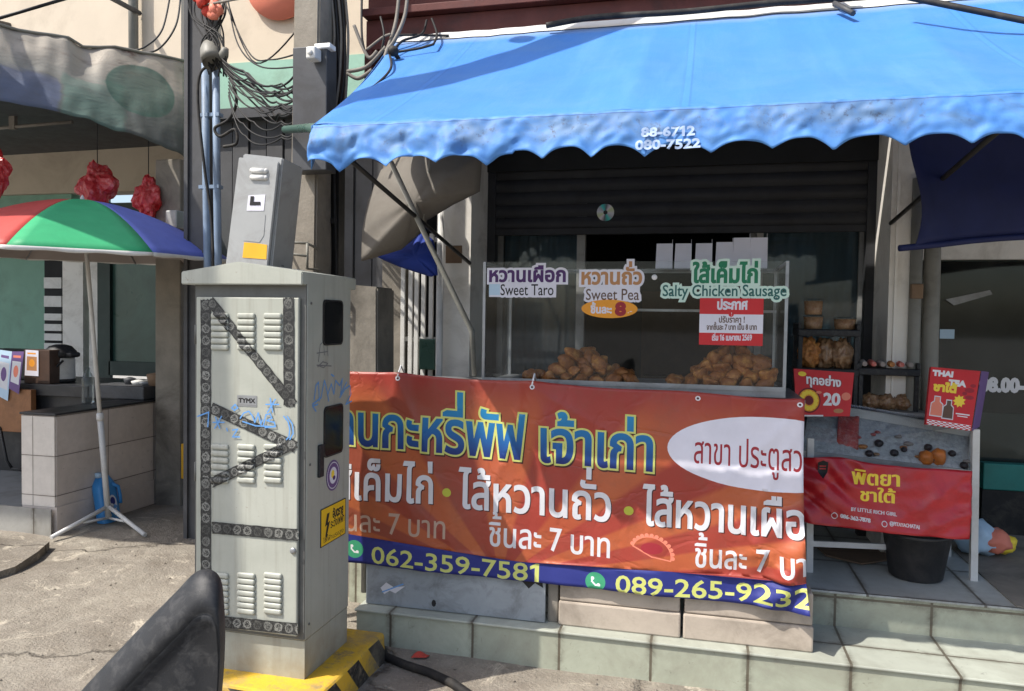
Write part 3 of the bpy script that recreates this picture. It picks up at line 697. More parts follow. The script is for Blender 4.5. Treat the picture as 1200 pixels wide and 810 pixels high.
b = B(); b.box(onY(1152, 570, 5.24).x, 3.0, 5.24, 5.32, onY(1160, 574, 5.24).z, onY(1160, 543, 5.24).z, .006); obj('teal_threshold', b, 'teal_plastic', rs)
b = B(); b.box(onY(1152, 570, 5.24).x, 3.0, 5.25, 5.32, .335, onY(1160, 574, 5.24).z-.002); obj('black_kerb', b, 'rubber_black', rs)

# ================================================================ LEFT SHOP AND WALLS BEHIND THE POLE
ls = thing('left_shop', 'cream walled open shopfront at the left edge with a green inner wall', 'building', (-6.5, 7.5, 0))
b = B(); b.box(-14, -5.3, 7.95, 8.2, 3.08, 3.95); b.box(-5.3, -3.6, 7.9, 8.2, 2.98, 3.95)
obj('beam', b, 'beam_cream', ls)
b = B(); b.box(-14, -6.04, 8.0, 8.3, 3.95, 8); obj('upper_wall', b, 'cream_wall', ls)
b = B(); b.box(-14, -7.62, 8.02, 8.2, .2, 3.08); b.box(-7.5, -7.2, 8.02, 8.2, .2, 3.08); obj('inner_wall', b, 'green_wall', ls)
b = B(); b.box(-7.66, -7.36, 7.92, 8.015, .2, 2.5); b.box(-7.30, -7.16, 7.95, 8.02, .2, 2.5); obj('door_frame', b, 'pillar_plaster', ls)
b = B()
for k, zk in enumerate((1.95, 1.72, 1.55, 1.42, 1.30, 1.18, 1.06)): b.box(-7.98, -7.72, 7.96, 8.0, zk-.045, zk+.04 if k > 1 else zk+.09)
obj('louvre', b, 'white_paint', ls)
b = B(); b.box(-8.0, -7.66, 7.99, 8.018, .9, 2.4); obj('louvre_opening', b, 'dark_interior', ls)
b = B(); b.box(-7.16, -6.05, 7.98, 8.2, 1.0, 2.95); obj('window', b, 'green_dark_glass', ls)
b = B(); b.box(-7.16, -6.98, 7.93, 7.98, .7, 2.95); b.box(-7.0, -5.7, 7.93, 7.985, .85, 1.02); b.box(-6.06, -5.98, 7.92, 7.98, .7, 2.95); obj('window_frame', b, 'dark_board', ls)
b = B(); b.box(-9.2, -6.0, 7.85, 7.93, 2.35, 2.62); b.box(-7.2, -4.9, 7.86, 7.92, 2.5, 2.92); obj('sign_board', b, 'dark_board', ls)
panel('sign_lettering', (-7.95, -7.45, 2.44, 2.56), [([rect(-7.95, -7.45, 2.44, 2.56)], None)]+[(stroke([(-7.9+.07*i, 2.48), (-7.87+.07*i, 2.52)], .012), 0) for i in range(6)], ['ink_grey'], flat(7.845), ls, base=None, solid=.001)
b = B(); b.box(-14, -4.8, 4.565, 8.0, -.06, .17); obj('floor', b, 'platform_tile', ls)
b = B(); b.box(-14, -4.51, 4.55, 4.563, -.06, .182); obj('floor_edge', b, 'curb_tile', ls)
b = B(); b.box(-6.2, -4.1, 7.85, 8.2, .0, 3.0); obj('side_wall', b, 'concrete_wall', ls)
b = B(); b.tube([onY(-20, 152, 6.5), onY(85, 143, 6.5)], .018, 8); b.box(onY(14, 150, 6.5).x-.02, onY(14, 150, 6.5).x+.05, 6.48, 6.52, onY(14, 152, 6.5).z, onY(14, 128, 6.5).z+.6); obj('awning_bar', b, 'cable_grey', ls)

# upper wall with the mint band (behind the poles)
uw = thing('mint_cream_wall', 'sunlit cream upper wall with a mint green band and a pink disc, behind the tangled cables', 'building', (-3.6, 6.0, 0))
b = B(); b.box(-4.35, -2.06, 6.0, 6.2, 3.78, 8); obj('wall', b, 'cream_wall', uw)
zt = onY(300, 72, 5.98).z; zb = onY(300, 130, 5.98).z
b = B(); b.box(-4.35, -2.06, 5.985, 6.19, zb, zt); obj('mint_band', b, 'mint_wall', uw)
b = B(); b.box(-4.36, -4.16, 5.97, 6.19, zt+.005, 8); obj('mint_corner', b, 'mint_wall', uw)
c = onY(330, -22, 5.97); b = B(); b.lathe([(0, 0), (.33, 0), (.33, .02), (0, .02)], c, 48, (0, -1, 0)); obj('pink_disc', b, 'ink_pink', uw)
b = B(); zq = onY(300, 137, 5.6).z
b.box(-4.05, -2.06, 5.50, 6.2, zq-.03, zq+.05); obj('ledge', b, 'dark_grey_metal', uw)
b = B()
for k in range(13): b.box(-4.05+.155*k, -3.91+.155*k, 5.6+(.012 if k % 2 else 0), 5.7, 0, zq-.03)
obj('slat_cladding', b, 'slat_grey', uw)

# ================================================================ AWNING
aw = thing('blue_awning', 'long sun bleached blue canvas awning with a scalloped, faded valance over the food stall', 'awning', (0, 2.85, 2.2))
YH, YT = 2.86, 4.34
def aw_fn(u, v):
    xl = -1.535+(-1.80+1.535)*v; x = xl+(3.4-xl)*u; y = YH+(YT-YH)*v; z = 2.372+(3.262-2.372)*v
    z += -.05*math.sin(math.pi*v)+.010*noise.noise(Vector((x*2.2, v*1.5, 1)))*math.sin(math.pi*min(1, v*1.05))
    rib = abs(((x+1.5) % 1.22)-.61)/.61
    z += .034*(rib**4)*math.sin(math.pi*min(1, v+.08)) + .006*noise.noise(Vector((x*7, y*1.6, 2)))
    z += .010*math.exp(-((v-.04)/.06)**2)*noise.noise(Vector((x*5, 0, 8)))
    return Vector((x, y, z))
b = B(); b.grid(aw_fn, 200, 40); obj('canvas', b, 'awning_blue', aw, solid=.003)
# the pale, dirt-bleached strip along the wall
b = B(); b.grid(lambda u, v: aw_fn(u, .955+.045*v)+Vector((0, -.002, .006+.012*v)), 160, 3)
obj('flashing', b, 'white_paint', aw)
# valance
vx0, vx1 = -1.535, 3.4
def valz(x, s):     # s: 0 seam .. 1 hem
    L = .150+.015*noise.noise(Vector((x*1.3, 0, 4)))+.012*(1 if x < -.7 else 0)
    L += .040*(1-abs(math.sin(math.pi*(x+1.41+.05*noise.noise(Vector((x*2.1, 5, 5))))/.205)))**1.4*(1+.5*noise.noise(Vector((x*3.3, 1, 9))))-.015
    return 2.374-s*L
def val_fn(u, v):
    x = vx0+(vx1-vx0)*u; s = 1-v; left = max(0, min(1, (-.35-x)/.9))
    y = YH-.012-.02*s+(.020+.03*left)*s*noise.noise(Vector((x*5.5, 0, 7)))+(.010+.028*left)*s*noise.noise(Vector((x*14, s*2.5, 9)))+.007*noise.noise(Vector((x*26, s*5, 3)))-(.012+.02*left)*abs(noise.noise(Vector((x*8, s*1.2, 6))))*min(1, s*3)
    y += -.035*s*s*max(0, noise.noise(Vector((x*3.1, 2, 1))))
    x += .010*s*noise.noise(Vector((x*9, s*3, 5)))*(1+2*left)
    return Vector((x, y, valz(x, s)))
b = B(); b.grid(val_fn, 520, 16); obj('valance', b, 'valance_blue', aw, solid=.0025)
def end_fn(u, v):    # the left end of the valance returns along the side
    x = -1.535-.265*u; y = YH-.01+(YT-YH)*u; z0 = 2.372+.89*u-.05*math.sin(math.pi*u)
    return Vector((x-.008-.015*(1-v)*abs(math.sin(u*9)), y, z0-(1-v)*(.155+.02*math.cos(u*40))))
b = B(); b.grid(end_fn, 60, 6); obj('side_valance', b, 'valance_blue', aw, solid=.002)
# stencilled phone numbers left on the valance
tx0 = onY(745, 150, 2.83).x; tx1 = onY(818, 150, 2.83).x
def stn(u, v):
    q = val_fn((u-vx0)/(vx1-vx0), max(0, min(1, 1-(2.374-v)/.16))); return Vector((u, q.y-.011, v))
lay = [([rect(tx0-.02, tx1+.03, 2.20, 2.372)], None), (text('88-6712', tx0+.02, tx1-.01, 2.268, .032, bold=.002), 0), (text('080-7522', tx0, tx1+.01, 2.222, .032, bold=.002), 0)]
panel('stencilled_numbers', (tx0-.02, tx1+.03, 2.20, 2.372), lay, ['ink_stencil'], stn, aw, base=None, cells=(24, 12), solid=.0008)
b = B(); b.tube([(-1.52, YH+.03, 2.345), (1, YH+.03, 2.345), (3.38, YH+.03, 2.345)], .012, 8); b.tube([(-1.80, YT, 3.25), (3.4, YT, 3.25)], .014, 8)
for x in (-1.53, -.31, .91, 2.13, 3.35): b.tube([(x+.02, YH+.03, 2.335), (x-.04, (YH+YT)/2, 2.70), (x-.1, YT, 3.16)], .012, 8)
obj('frame', b, 'black_metal', aw)
for (a, c) in (((-1.47, 2.9, 2.30), (-1.40, 4.6, 1.95)), ((1.0, 2.9, 2.30), (1.0, 4.58, 2.16))):
    b = B(); b.tube([a, c], .011, 8); obj('stay_rod', b, 'black_metal', aw)
# right end panel (navy in its own shade)
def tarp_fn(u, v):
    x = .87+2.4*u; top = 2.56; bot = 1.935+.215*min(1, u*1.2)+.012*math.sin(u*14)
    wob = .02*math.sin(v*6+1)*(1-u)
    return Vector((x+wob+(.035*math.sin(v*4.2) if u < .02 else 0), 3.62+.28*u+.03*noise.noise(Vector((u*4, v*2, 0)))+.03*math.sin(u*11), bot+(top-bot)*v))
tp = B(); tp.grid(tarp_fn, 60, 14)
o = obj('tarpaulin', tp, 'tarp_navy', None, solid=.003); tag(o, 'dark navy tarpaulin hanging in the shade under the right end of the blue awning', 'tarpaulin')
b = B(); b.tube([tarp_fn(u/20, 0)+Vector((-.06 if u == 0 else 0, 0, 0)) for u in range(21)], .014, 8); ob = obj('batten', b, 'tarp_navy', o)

# ================================================================ FOOD STALL
st = thing('food_stall', 'glass fronted snack stall filled with golden curry puffs behind the orange banner', 'food stall', (-.4, 3.9, .16))
b = B(); b.box(-1.72, .47, 3.66, 4.30, 1.235, 1.262, .004); obj('counter_top', b, 'steel', st)
for x, y in ((-1.68, 3.70), (.43, 3.70), (-1.68, 4.26), (.43, 4.26)):
    b = B(); b.tube([(x, y, .16 if y < 3.95 else .326), (x, y, 1.24)], .018, 10); obj('leg', b, 'steel', st)
b = B(); b.box(-1.7, .45, 3.70, 3.712, .36, 1.23); obj('front_board', b, 'block_tan', st)
cx0, cx1, cy0, cy1, cz0, cz1 = -1.045, .385, 3.66, 4.22, 1.265, 1.885
b = B(); b.box(cx0, cx1, cy0, cy1, cz0, cz0+.03, .003); b.box(cx0+.01, cx1-.01, cy0-.006, cy0, cz0+.028, cz0+.05); obj('display_tray', b, 'steel', st)
b = B()
for x in (cx0, cx1-.014):
    for y in (cy0, cy1-.014): b.box(x, x+.014, y, y+.014, cz0+.03, cz1)
b.box(cx0+.014, cx1-.014, cy1-.014, cy1, cz1-.02, cz1); b.box(cx0, cx0+.014, cy0+.014, cy1-.014, cz1-.014, cz1); b.box(cx1-.014, cx1, cy0+.014, cy1-.014, cz1-.014, cz1)
b.box(cx0+.72, cx1-.02, cy1-.24, cy1-.22, 1.655, 1.668)
obj('case_frame', b, 'steel', st)
b = B(); b.box(cx0+.015, cx1-.015, cy0+.003, cy0+.009, cz0+.032, cz1); obj('glass_pane', b, 'case_glass', st)
for x in (cx0+.003, cx1-.009):
    b = B(); b.box(x, x+.006, cy0+.016, cy1-.016, cz0+.032, cz1-.016); obj('glass_pane', b, 'case_glass', st)
b = B(); b.box(cx0+.015, cx1-.015, cy1-.26, cy1-.015, cz1-.018, cz1-.010); obj('top_shelf', b, 'case_glass', st)
b = B(); b.lathe([(0, 0), (.013, 0), (.013, .006), (0, .006)], onY(767, 325, 3.655), 16, (0, -1, 0)); obj('glass_knob', b, 'ink_white', st)

YG = 3.655
def sticker(name, lab, lines, x0, x1, z0, z1, white, inks, extra=None, grow_by=.011, und=()):
    cs = [c for l, _ in lines for c in l]
    box = (x0-.03, x1+.03, z0-.03, z1+.04)
    lay = [([rect(*box)], None)]
    lay += [(grow(cs, grow_by), 0)]+[([u_], 0) for u_ in und]
    if extra: lay += extra
    lay += [(l, k) for l, k in lines]
    o = panel(name, box, lay, [white]+inks, flat(YG), None, base=None, solid=.0012)
    return tag(o, lab, 'sticker')
def T(s, px0, px1, pyb, ph, Y=YG, pyb1=None, bold=0.0, i0=0, slant=0.0):
    a = onY(px0, pyb, Y); c = onY(px1, pyb if pyb1 is None else pyb1, Y); m = onY(px0, pyb-ph, Y)
    return text(s, a.x, c.x, a.z, m.z-a.z, c.z, bold, i0, slant)
def ub(px0, px1, py0, py1, Y=YG):
    a = onY(px0, py1, Y); c = onY(px1, py0, Y); return rect(a.x, c.x, a.z, c.z)
sticker('taro_sticker', 'white edged sticker with purple letters reading Sweet Taro on the left of the glass case',
        [(T('หวานเผือก', 572, 664, 330, 13, bold=.0035), 1), (T('Sweet Taro', 586, 649, 346, 13, bold=.0005), 2)],
        *uv(568, 350, YG)[:1], uv(668, 350, YG)[0], uv(568, 352, YG)[1], uv(568, 306, YG)[1], 'ink_paper', ['ink_purple', 'ink_black', 'ink_skyblue'],
        extra=[([ub(573, 586, 333, 346)], 3)], und=[ub(573, 652, 330, 348)])
sticker('pea_sticker', 'white edged sticker with tan letters reading Sweet Pea above an orange oval price patch',
        [(T('หวานถั่ว', 680, 753, 333, 14, bold=.0035), 1), (T('Sweet Pea', 686, 749, 351.5, 13, bold=.0005), 2)],
        uv(678, 350, YG)[0], uv(757, 350, YG)[0], uv(678, 375, YG)[1], uv(678, 305, YG)[1], 'ink_paper', ['ink_tan', 'ink_brown', 'ink_orange', 'ink_paper', 'ink_darkred'],
        extra=[([ell(*uv(714, 362, YG), .133, .044)], 3), (T('ชิ้นละ:', 692, 717, 367, 7, bold=.002), 4), (T('8', 721, 733, 369, 14, bold=.006), 5), (T('.-', 735, 741, 367, 6), 4)], und=[ub(686, 750, 334, 353)])
sticker('sausage_sticker', 'white edged sticker with green letters reading Salty Chicken Sausage at the top of the glass',
        [(T('ใส้เค็มไก่', 812, 889, 331, 16, bold=.004), 1), (T('Salty Chicken Sausage', 776, 922, 347, 13, bold=.001), 2)],
        uv(772, 350, YG)[0], uv(928, 350, YG)[0], uv(772, 358, YG)[1], uv(772, 300, YG)[1], 'ink_mint', ['ink_green', 'ink_teal'], und=[ub(812, 890, 315, 335)])
x0, z0 = uv(819, 404, YG-.003); x1, z1 = uv(895, 350, YG-.003); hh = z1-z0
lay = [([rect(x0, x1, z0+.26*hh, z0+.66*hh)], 1), ([ell((x0+x1)/2, z0+.66*hh, .012, .012, 12)], 0), (T('!', 856.5, 858, 370, 4, YG), 1),
       (T('ประกาศ', 840, 876, 362.5, 9, bold=.0025), 1), (T('ปรับราคา !', 842, 873, 378, 5.5, bold=.001), 2), (T('จากชิ้นละ 7 บาท เป็น 8 บาท', 828, 887, 386.5, 5, bold=.001), 2), (T('เริ่ม 16 เมษายน 2569', 834, 881, 399, 5.5, bold=.001), 1)]
tag(panel('price_notice', (x0, x1, z0, z1), lay, ['ink_red', 'ink_paper', 'ink_brown'], flat(YG-.003), None, solid=.0012), 'red and white price notice below the green lettering on the glass', 'notice')

# curry puffs
def puff(seed):
    bm = bmesh.new(); bmesh.ops.create_icosphere(bm, subdivisions=3, radius=1); rn = random.Random(seed)
    for v in bm.verts:
        d = v.co.normalized(); x, y, z = d
        k = 1+.11*noise.noise(d*2.0+Vector((seed, 0, 0)))+.07*noise.noise(d*6+Vector((0, seed, 0)))
        tp_ = (1-abs(x)**2.3)**.5 if abs(x) < 1 else 0
        X = x*.056; Y = (y*.038 if y > 0 else y*.028)*(.3+.7*tp_); Z = z*.031*(.4+.6*tp_)
        if y > .35:
            c = (y-.35)/.65; Z *= 1-.75*c; Y += .016*c*tp_; Z += .008*c*math.sin(x*24); Y += .004*c*math.cos(x*24)
        Z += .010*(abs(x)**3)*math.copysign(1, x); v.co = Vector((X, Y, Z))*k
    for f in bm.faces: f.smooth = True
    me = bpy.data.meshes.new('curry_puff'); bm.to_mesh(me); bm.free(); me.materials.append(MATS['pastry']); return me
PUFF = [puff(i*3.7+1) for i in range(5)]
def put_puff(x, y, z, lab, grp, rn):
    o = bpy.data.objects.new('curry_puff', rn.choice(PUFF)); COL.objects.link(o); o.location = (x, y, z)
    o.rotation_euler = (rn.uniform(-1.1, 1.1), rn.uniform(-.8, .8), rn.uniform(0, 6.28)); s = rn.uniform(.80, 1.08); o.scale = (s, s, s*rn.uniform(.95, 1.25))
    tag(o, lab, 'pastry', grp)
rn = random.Random(11)
def pile(prof, lab, grp, ny=3):
    """prof: half-profile (x, height) of the heap seen from the front"""
    xs = [p[0] for p in prof]; lv = 0
    while True:
        z = cz0+.052+lv*.036; n = 0
        for r in range(ny):
            y = 3.735+.085*r+.02*lv+rn.uniform(-.01, .01); x = xs[0]+rn.uniform(0, .04)+(lv % 2)*.03
            while x < xs[-1]:
                hgt_ = np.interp(x, xs, [p[1] for p in prof])-.012*(r == 2)
                if z-cz0-.03 < hgt_:
                    put_puff(x, y, z+rn.uniform(-.006, .006), lab, grp, rn); n += 1
                x += rn.uniform(.066, .088)
        lv += 1
        if n == 0 or lv > 7: break
X = lambda px: onY(px, 430, 3.80).x
pile([(X(622), .03), (X(655), .07), (X(672), .135), (X(690), .16), (X(704), .10), (X(722), .07), (X(745), .035)], 'golden curry puff heaped in the left pile inside the glass case', 'curry puffs in the left pile')
pile([(X(788), .035), (X(806), .05), (X(820), .12), (X(838), .165), (X(868), .17), (X(892), .155), (X(901), .13)], 'golden curry puff heaped in the right pile under the red notice', 'curry puffs in the right pile')
# paper bag boxes along the top shelf
for i, (px, h_) in enumerate(((779, 25), (801, 25), (825, 25), (849, 26), (869, 30), (889, 30))):
    p = onY(px, 308, 4.08); w = .046; b = B(); hz_ = h_*.0053
    b.hexa([(p.x-w, 4.05, cz1-.009), (p.x+w*.86, 4.05, cz1-.009), (p.x+w*.86, 4.11, cz1-.009), (p.x-w, 4.11, cz1-.009), (p.x-w+.004, 4.06, cz1+hz_-.01), (p.x+w*.86, 4.06, cz1+hz_-.01), (p.x+w*.86, 4.10, cz1+hz_-.01), (p.x-w+.004, 4.10, cz1+hz_-.01)])
    b.box(p.x+w*.8, p.x+w*.86-.001, 4.075, 4.079, cz1+hz_-.012, cz1+hz_+.012)
    o = obj('paper_box', b, 'box_white')
    tag(o, ['white paper box at the left end of the row on the glass case', 'second white paper box from the left on the case top', 'third white paper box in the row, before the gap', 'white paper box just after the gap in the row', 'taller white paper box second from the right end', 'tall white paper box at the right end of the row'][i], 'box', 'paper boxes on the glass case')

# compact disc hung on a thread
c = onY(709.5, 249, 4.3); b = B(); b.uvl = b.bm.loops.layers.uv.new('UVMap')
for k in range(36):
    a0, a1 = k*math.pi/18, (k+1)*math.pi/18
    q = [(.012, a0), (.048, a0), (.048, a1), (.012, a1)]; f = b.bm.faces.new([b.bm.verts.new(c+Vector((r*math.cos(a), 0, r*math.sin(a)))) for r, a in q])
    for lp, (r, a) in zip(f.loops, q): lp[b.uvl].uv = (.5+r*10*math.cos(a), .5+r*10*math.sin(a))
o = obj('compact_disc', b, 'disc_foil', None, solid=.0015, recalc=False); tag(o, 'shiny compact disc hanging on a thread before the dark shutter', 'disc')
b = B(); b.tube([c+Vector((0, 0, .045)), Vector((c.x, c.y, 3.2))], .0006, 4); obj('thread', b, 'cable_black', o)

# ================================================================ BANNER
YB = 3.535
def U(px, py): return uv(px, py, YB)
bl, br = -2.0, U(939, 590)[0]
def btop(u): return U(413, 434)[1]+(u-U(413, 434)[0])/(U(935, 467)[0]-U(413, 434)[0])*(U(935, 467)[1]-U(413, 434)[1])
def bbot(u): return U(413, 659)[1]+(u-U(413, 659)[0])/(U(953, 716)[0]-U(413, 659)[0])*(U(953, 716)[1]-U(413, 659)[1])
BT, BB = 1.345, .335
cr_ = random.Random(21)
CREASE = [(-.755, .97, -.95, .45, .012, .02), (-.755, .97, -.55, .5, .010, .018), (-.755, .97, -.35, .75, .008, .02), (.44, .95, .1, .55, .012, .02), (.44, .9, .2, .3, .012, .02), (.50, .02, .12, .45, .016, .018), (.50, .12, .22, .02, .016, .016), (.48, .3, .05, .2, .012, .02), (-1.43, .96, -1.2, .4, .012, .02), (-1.43, .96, -1.6, .3, .010, .02)]
for _ in range(16):
    a_ = cr_.uniform(-1.8, .4); b_ = cr_.uniform(.05, .95); CREASE.append((a_, b_, a_+cr_.uniform(-.35, .35), b_+cr_.uniform(-.4, .4), cr_.uniform(-.009, .009), cr_.uniform(.012, .026)))
def ban(u, v):
    t, m = btop(u), bbot(u); s = (v-BB)/(BT-BB); z = m+(t-m)*s
    up_ = max(0, (u-.25)/.25); x = u+.045*up_*(1-s)**2
    y = YB-.012*(1-s)+.016*noise.noise(Vector((u*2.1, s*1.3, 0)))*(1-.4*s)+.010*noise.noise(Vector((u*6, s*3, 2)))*(1-.3*s)-.010*abs(noise.noise(Vector((u*3.5+s*1.5, s*2.2-u, 5))))
    y += .008*math.sin((u*1.2+s*.9)*9)*(1-s)*.6
    for (ax, as_, bx_, bs_, am, wd) in CREASE:
        dx_, ds_ = bx_-ax, bs_-as_; L2 = dx_*dx_+ds_*ds_; tt = max(0, min(1, ((u-ax)*dx_+(s-as_)*ds_)/L2)); dd_ = math.hypot(u-ax-tt*dx_, s-as_-tt*ds_)
        if dd_ < wd*4: y -= am*math.exp(-dd_/wd)*math.sin(math.pi*(.12+.76*tt))
    # gathers at the ties and creases of the lower right corner
    for ux in (-.755, -1.43, .44): y -= .016*math.exp(-((u-ux)/.05)**2)*max(0, s-.65)/.35; z += .006*math.exp(-((u-ux)/.06)**2)*max(0, s-.8)/.2
    cr = max(0, (u-.2)/.3)*max(0, .55-s)/.55
    y += .045*cr*math.sin((u*1.0-s*.55)*38+2*noise.noise(Vector((u*5, s*5, 1))))-.05*cr; z += .012*cr*math.sin(u*30)
    if s > .9: z -= .008*math.sin((u+.755)*4.6)**2*(s-.9)/.1
    return Vector((x, y, z))
def inv(px, py):        # photo survey point -> sheet coordinates (u, v)
    x, z = U(px, py); t, m = btop(x), bbot(x); s = (z-m)/(t-m); up_ = max(0, (x-.25)/.25)
    return np.array((x-.045*up_*(1-s)**2, BB+s*(BT-BB)))
def BTX(s, a, c, h, i0=0, bold=0.0, slant=0.0):
    A, C = inv(*a), inv(*c); hh_ = inv(a[0], a[1]-h)[1]-A[1]
    return text(s, A[0], C[0], A[1], hh_, C[1], bold, i0, slant)
title = BTX('ร้านกะหรี่พัฟ เจ้าเก่า', (418, 520.5), (768, 552), 38, i0=3, bold=.006)
l2a = BTX('ไส้เค็มไก่', (414, 584), (510, 590), 32, i0=3, bold=.004)
l2b = BTX('ไส้หวานถั่ว', (539, 594), (718, 611), 32, bold=.004)
l2c = BTX('ไส้หวานเผือก', (754, 614), (975, 634), 32, bold=.004)
l3a = BTX('ชิ้นละ 7 บาท', (404, 621), (525, 631), 20, i0=3, bold=.001)
l3b = BTX('ชิ้นละ 7 บาท', (573, 638), (717, 653), 22, bold=.002)
l3c = BTX('ชิ้นละ 7 บาท', (813, 663), (970, 677), 22, bold=.002)
n1 = BTX('062-359-7581', (435, 659), (637, 682), 19.5, bold=.0015)
n2 = BTX('089-265-9232', (721, 692.5), (956, 710), 20, bold=.002)
ovt = BTX('สาขา ประตูสวนดอก', (812, 542), (1003, 559), 25, bold=.0005)
band = np.array([inv(380, 617), inv(412, 626), inv(612, 658), inv(787, 669), inv(945, 684), inv(975, 687)])
bandp = np.concatenate([[(bl-.1, band[0][1]+.02)], band, [(br+.1, BB-.1), (bl-.1, BB-.1)]])
def disc(px, py, r): a = inv(px, py); return ell(a[0], a[1], r, r, 30)
def handset(px, py, r):
    a = inv(px, py); o = []
    pts = [(a[0]-.45*r, a[1]+.5*r), (a[0]-.42*r, a[1]+.0*r), (a[0], a[1]-.42*r), (a[0]+.5*r, a[1]-.45*r)]
    o += stroke(pts, .2*r); o += [ell(a[0]-.36*r, a[1]+.40*r, .2*r, .22*r, 12), ell(a[0]+.38*r, a[1]-.36*r, .22*r, .2*r, 12)]; return o
oc = inv(905, 533)
pc = inv(764, 643); PU = []
arc = [(pc[0]+.085*math.cos(t)*1.0+.02*math.sin(t), pc[1]-.02+.075*math.sin(t)-.03*math.cos(t)) for t in np.linspace(0, math.pi, 20)]
PU += stroke(arc, .006)+stroke([arc[0], (pc[0], pc[1]-.035), arc[-1]], .006)
for t in np.linspace(.15, math.pi-.15, 13):
    q = (pc[0]+.092*math.cos(t)+.02*math.sin(t), pc[1]-.02+.083*math.sin(t)-.03*math.cos(t)); PU.append(ell(q[0], q[1], .010, .010, 10))
PI_ = [ell(pc[0], pc[1]+.005, .05, .028, 16)]
shift = lambda cs, dx, dz: [c+np.array([dx, dz]) for c in cs]
MB = ['banner_print', 'ink_navy', 'ink_lime', 'banner_title_ink', 'ink_white', 'ink_shadow', 'ink_dot', 'ink_paper', 'ink_darkred', 'ink_whats', 'ink_yellow', 'ink_pink', 'ink_pale', 'ink_fadedtext']
lay = [([ccw(bandp)], 1),
       ([ell(oc[0], oc[1], oc[0]-inv(782, 533)[0], .178, 60)], 7), (ovt, 8),
       (shift(grow(title, .010), .005, -.008), 5), (grow(title, .0095), 2), (title, 3)]
for l in (l2a, l2b, l2c): lay += [(shift(l, .005, -.005), 5), (l, 12)]
for l in (l3a, l3b, l3c): lay += [(l, 12 if l is not l3a else 13)]
for ux in (-1.43, -.755, .0, .43): lay += [([ell(ux, BT-.03, .012, .012, 14)], 12), ([ell(ux, BT-.03, .006, .006, 10)], 5)]
lay += [(PU, 11), (PI_, 8), ([disc(524, 577, .022)], 6), ([disc(737, 598, .022)], 6), (n1, 2), (n2, 2),
        ([disc(698, 681, .047)], 9), (handset(698, 681, .038), 4), ([disc(416, 643, .047)], 9), (handset(416, 643, .038), 4)]
bn = panel('vinyl_banner', (bl, br, BB, BT), lay, MB, ban, None, cells=(150, 60), solid=.0015, smooth=True)
tag(bn, 'big orange and navy vinyl banner with blue Thai lettering across the stall front', 'banner')
for ux in (-.755, -1.43):
    b = B(); t = ban(ux, BT-.02); b.tube([t+Vector((0, -.004, 0)), t+Vector((.004, .03, .05)), t+Vector((0, .1, .0))], .004, 6); obj('tie', b, 'ink_white', bn)

# board, blocks on the step under the banner
def board_fn(Y):
    return lambda u, v: Vector((u, Y, v))
x0 = -1.60; x1 = onY(639, 700, 3.55).x; zt = .42
bx = onY(452, 690, 3.54); sp_ = [(bx.x-.03, bx.z), (bx.x, bx.z+.03), (bx.x+.04, bx.z+.01), (bx.x+.10, bx.z+.02), (bx.x+.05, bx.z-.02), (bx.x+.02, bx.z-.01), (bx.x-.01, bx.z-.03)]
o = panel('faded_board', (x0, x1, .165, zt), [([ccw(sp_)], 1), (stroke([(bx.x-.02, bx.z-.02), (bx.x+.09, bx.z+.03)], .006), 2), ([ccw([(x1-.16, .37), (x1-.02, .40), (x1-.01, .33), (x1-.05, .35), (x1-.08, .32), (x1-.11, .35)])], 3), ([ell(x0+.36, .20, .012, .018, 8)], 3)],
          ['scuffed_board', 'ink_pale', 'ink_blue', 'ink_black'], flat(3.545), None, solid=.02)
tag(o, 'scuffed blue grey board with a pale smear, standing on the step under the banner', 'board')
xa = onY(655, 710, 3.56).x; xm = onY(799, 730, 3.56).x; xb = onY(953, 740, 3.56).x
for i, (a, c) in enumerate(((xa, xm-.006), (xm+.006, xb))):
    b = B(); b.box(a, c, 3.545, 3.68, .16, .275, .008); b.box(a+.004, c-.004, 3.552, 3.675, .277, .42, .008)
    tag(obj('concrete_block', b, 'block_tan'), ['tan concrete block under the middle of the banner, beside the grey board', 'tan concrete block at the right end of the row under the banner'][i], 'block', 'tan blocks under the banner')
b = B(); b.box(x1+.008, xa-.006, 3.57, 3.68, .16, .40, .006); tag(obj('concrete_block', b, 'concrete_wall'), 'narrow dark concrete block in the gap between the board and the tan blocks', 'block')
# ================================================================ STREET CABINET
X0, X1, Y0, Y1, Z0, Z1 = -2.035, -1.524, 2.79, 3.185, .13, 1.745
pl = B(); pl.box(-2.17, -1.405, 2.66, 3.33, -.05, .125, .018, 3)
bmesh.ops.subdivide_edges(pl.bm, edges=pl.bm.edges[:], cuts=3, use_grid_fill=True)
for v in pl.bm.verts: v.co += Vector([.010*noise.noise(v.co*6+Vector((k*5, 0, 0))) for k in range(2)]+[0])
tag(obj('concrete_plinth', pl, 'hazard_stripe'), 'low concrete plinth with worn yellow and black stripes under the tall cabinet', 'plinth')

cb = thing('street_cabinet', 'tall grey utility cabinet with lace taped stripes and graffiti, standing on the striped plinth', 'utility cabinet', ((X0+X1)/2, (Y0+Y1)/2, Z0))
b = B(); b.box(X0, X1, Y0, Y1, .285, Z1, .006); b.box(X0+.004, X1-.004, Y0+.004, Y1-.004, Z0-.006, .283)
obj('body', b, 'cabinet_paint', cb)
b = B(); b.box(X0+.003, X1-.002, Y0-.006, Y0-.001, .292, Z1-.004); obj('door_frame', b, 'cabinet_dark', cb)
YD = Y0-.024
dx0, dz1 = uv(230, 348, YD); dx1, _ = uv(350, 349, YD); dz0 = .31
b = B(); b.box(dx0, dx1, YD, Y0-.007, dz0, dz1, .004); dr = obj('door', b, 'cabinet_paint', cb)
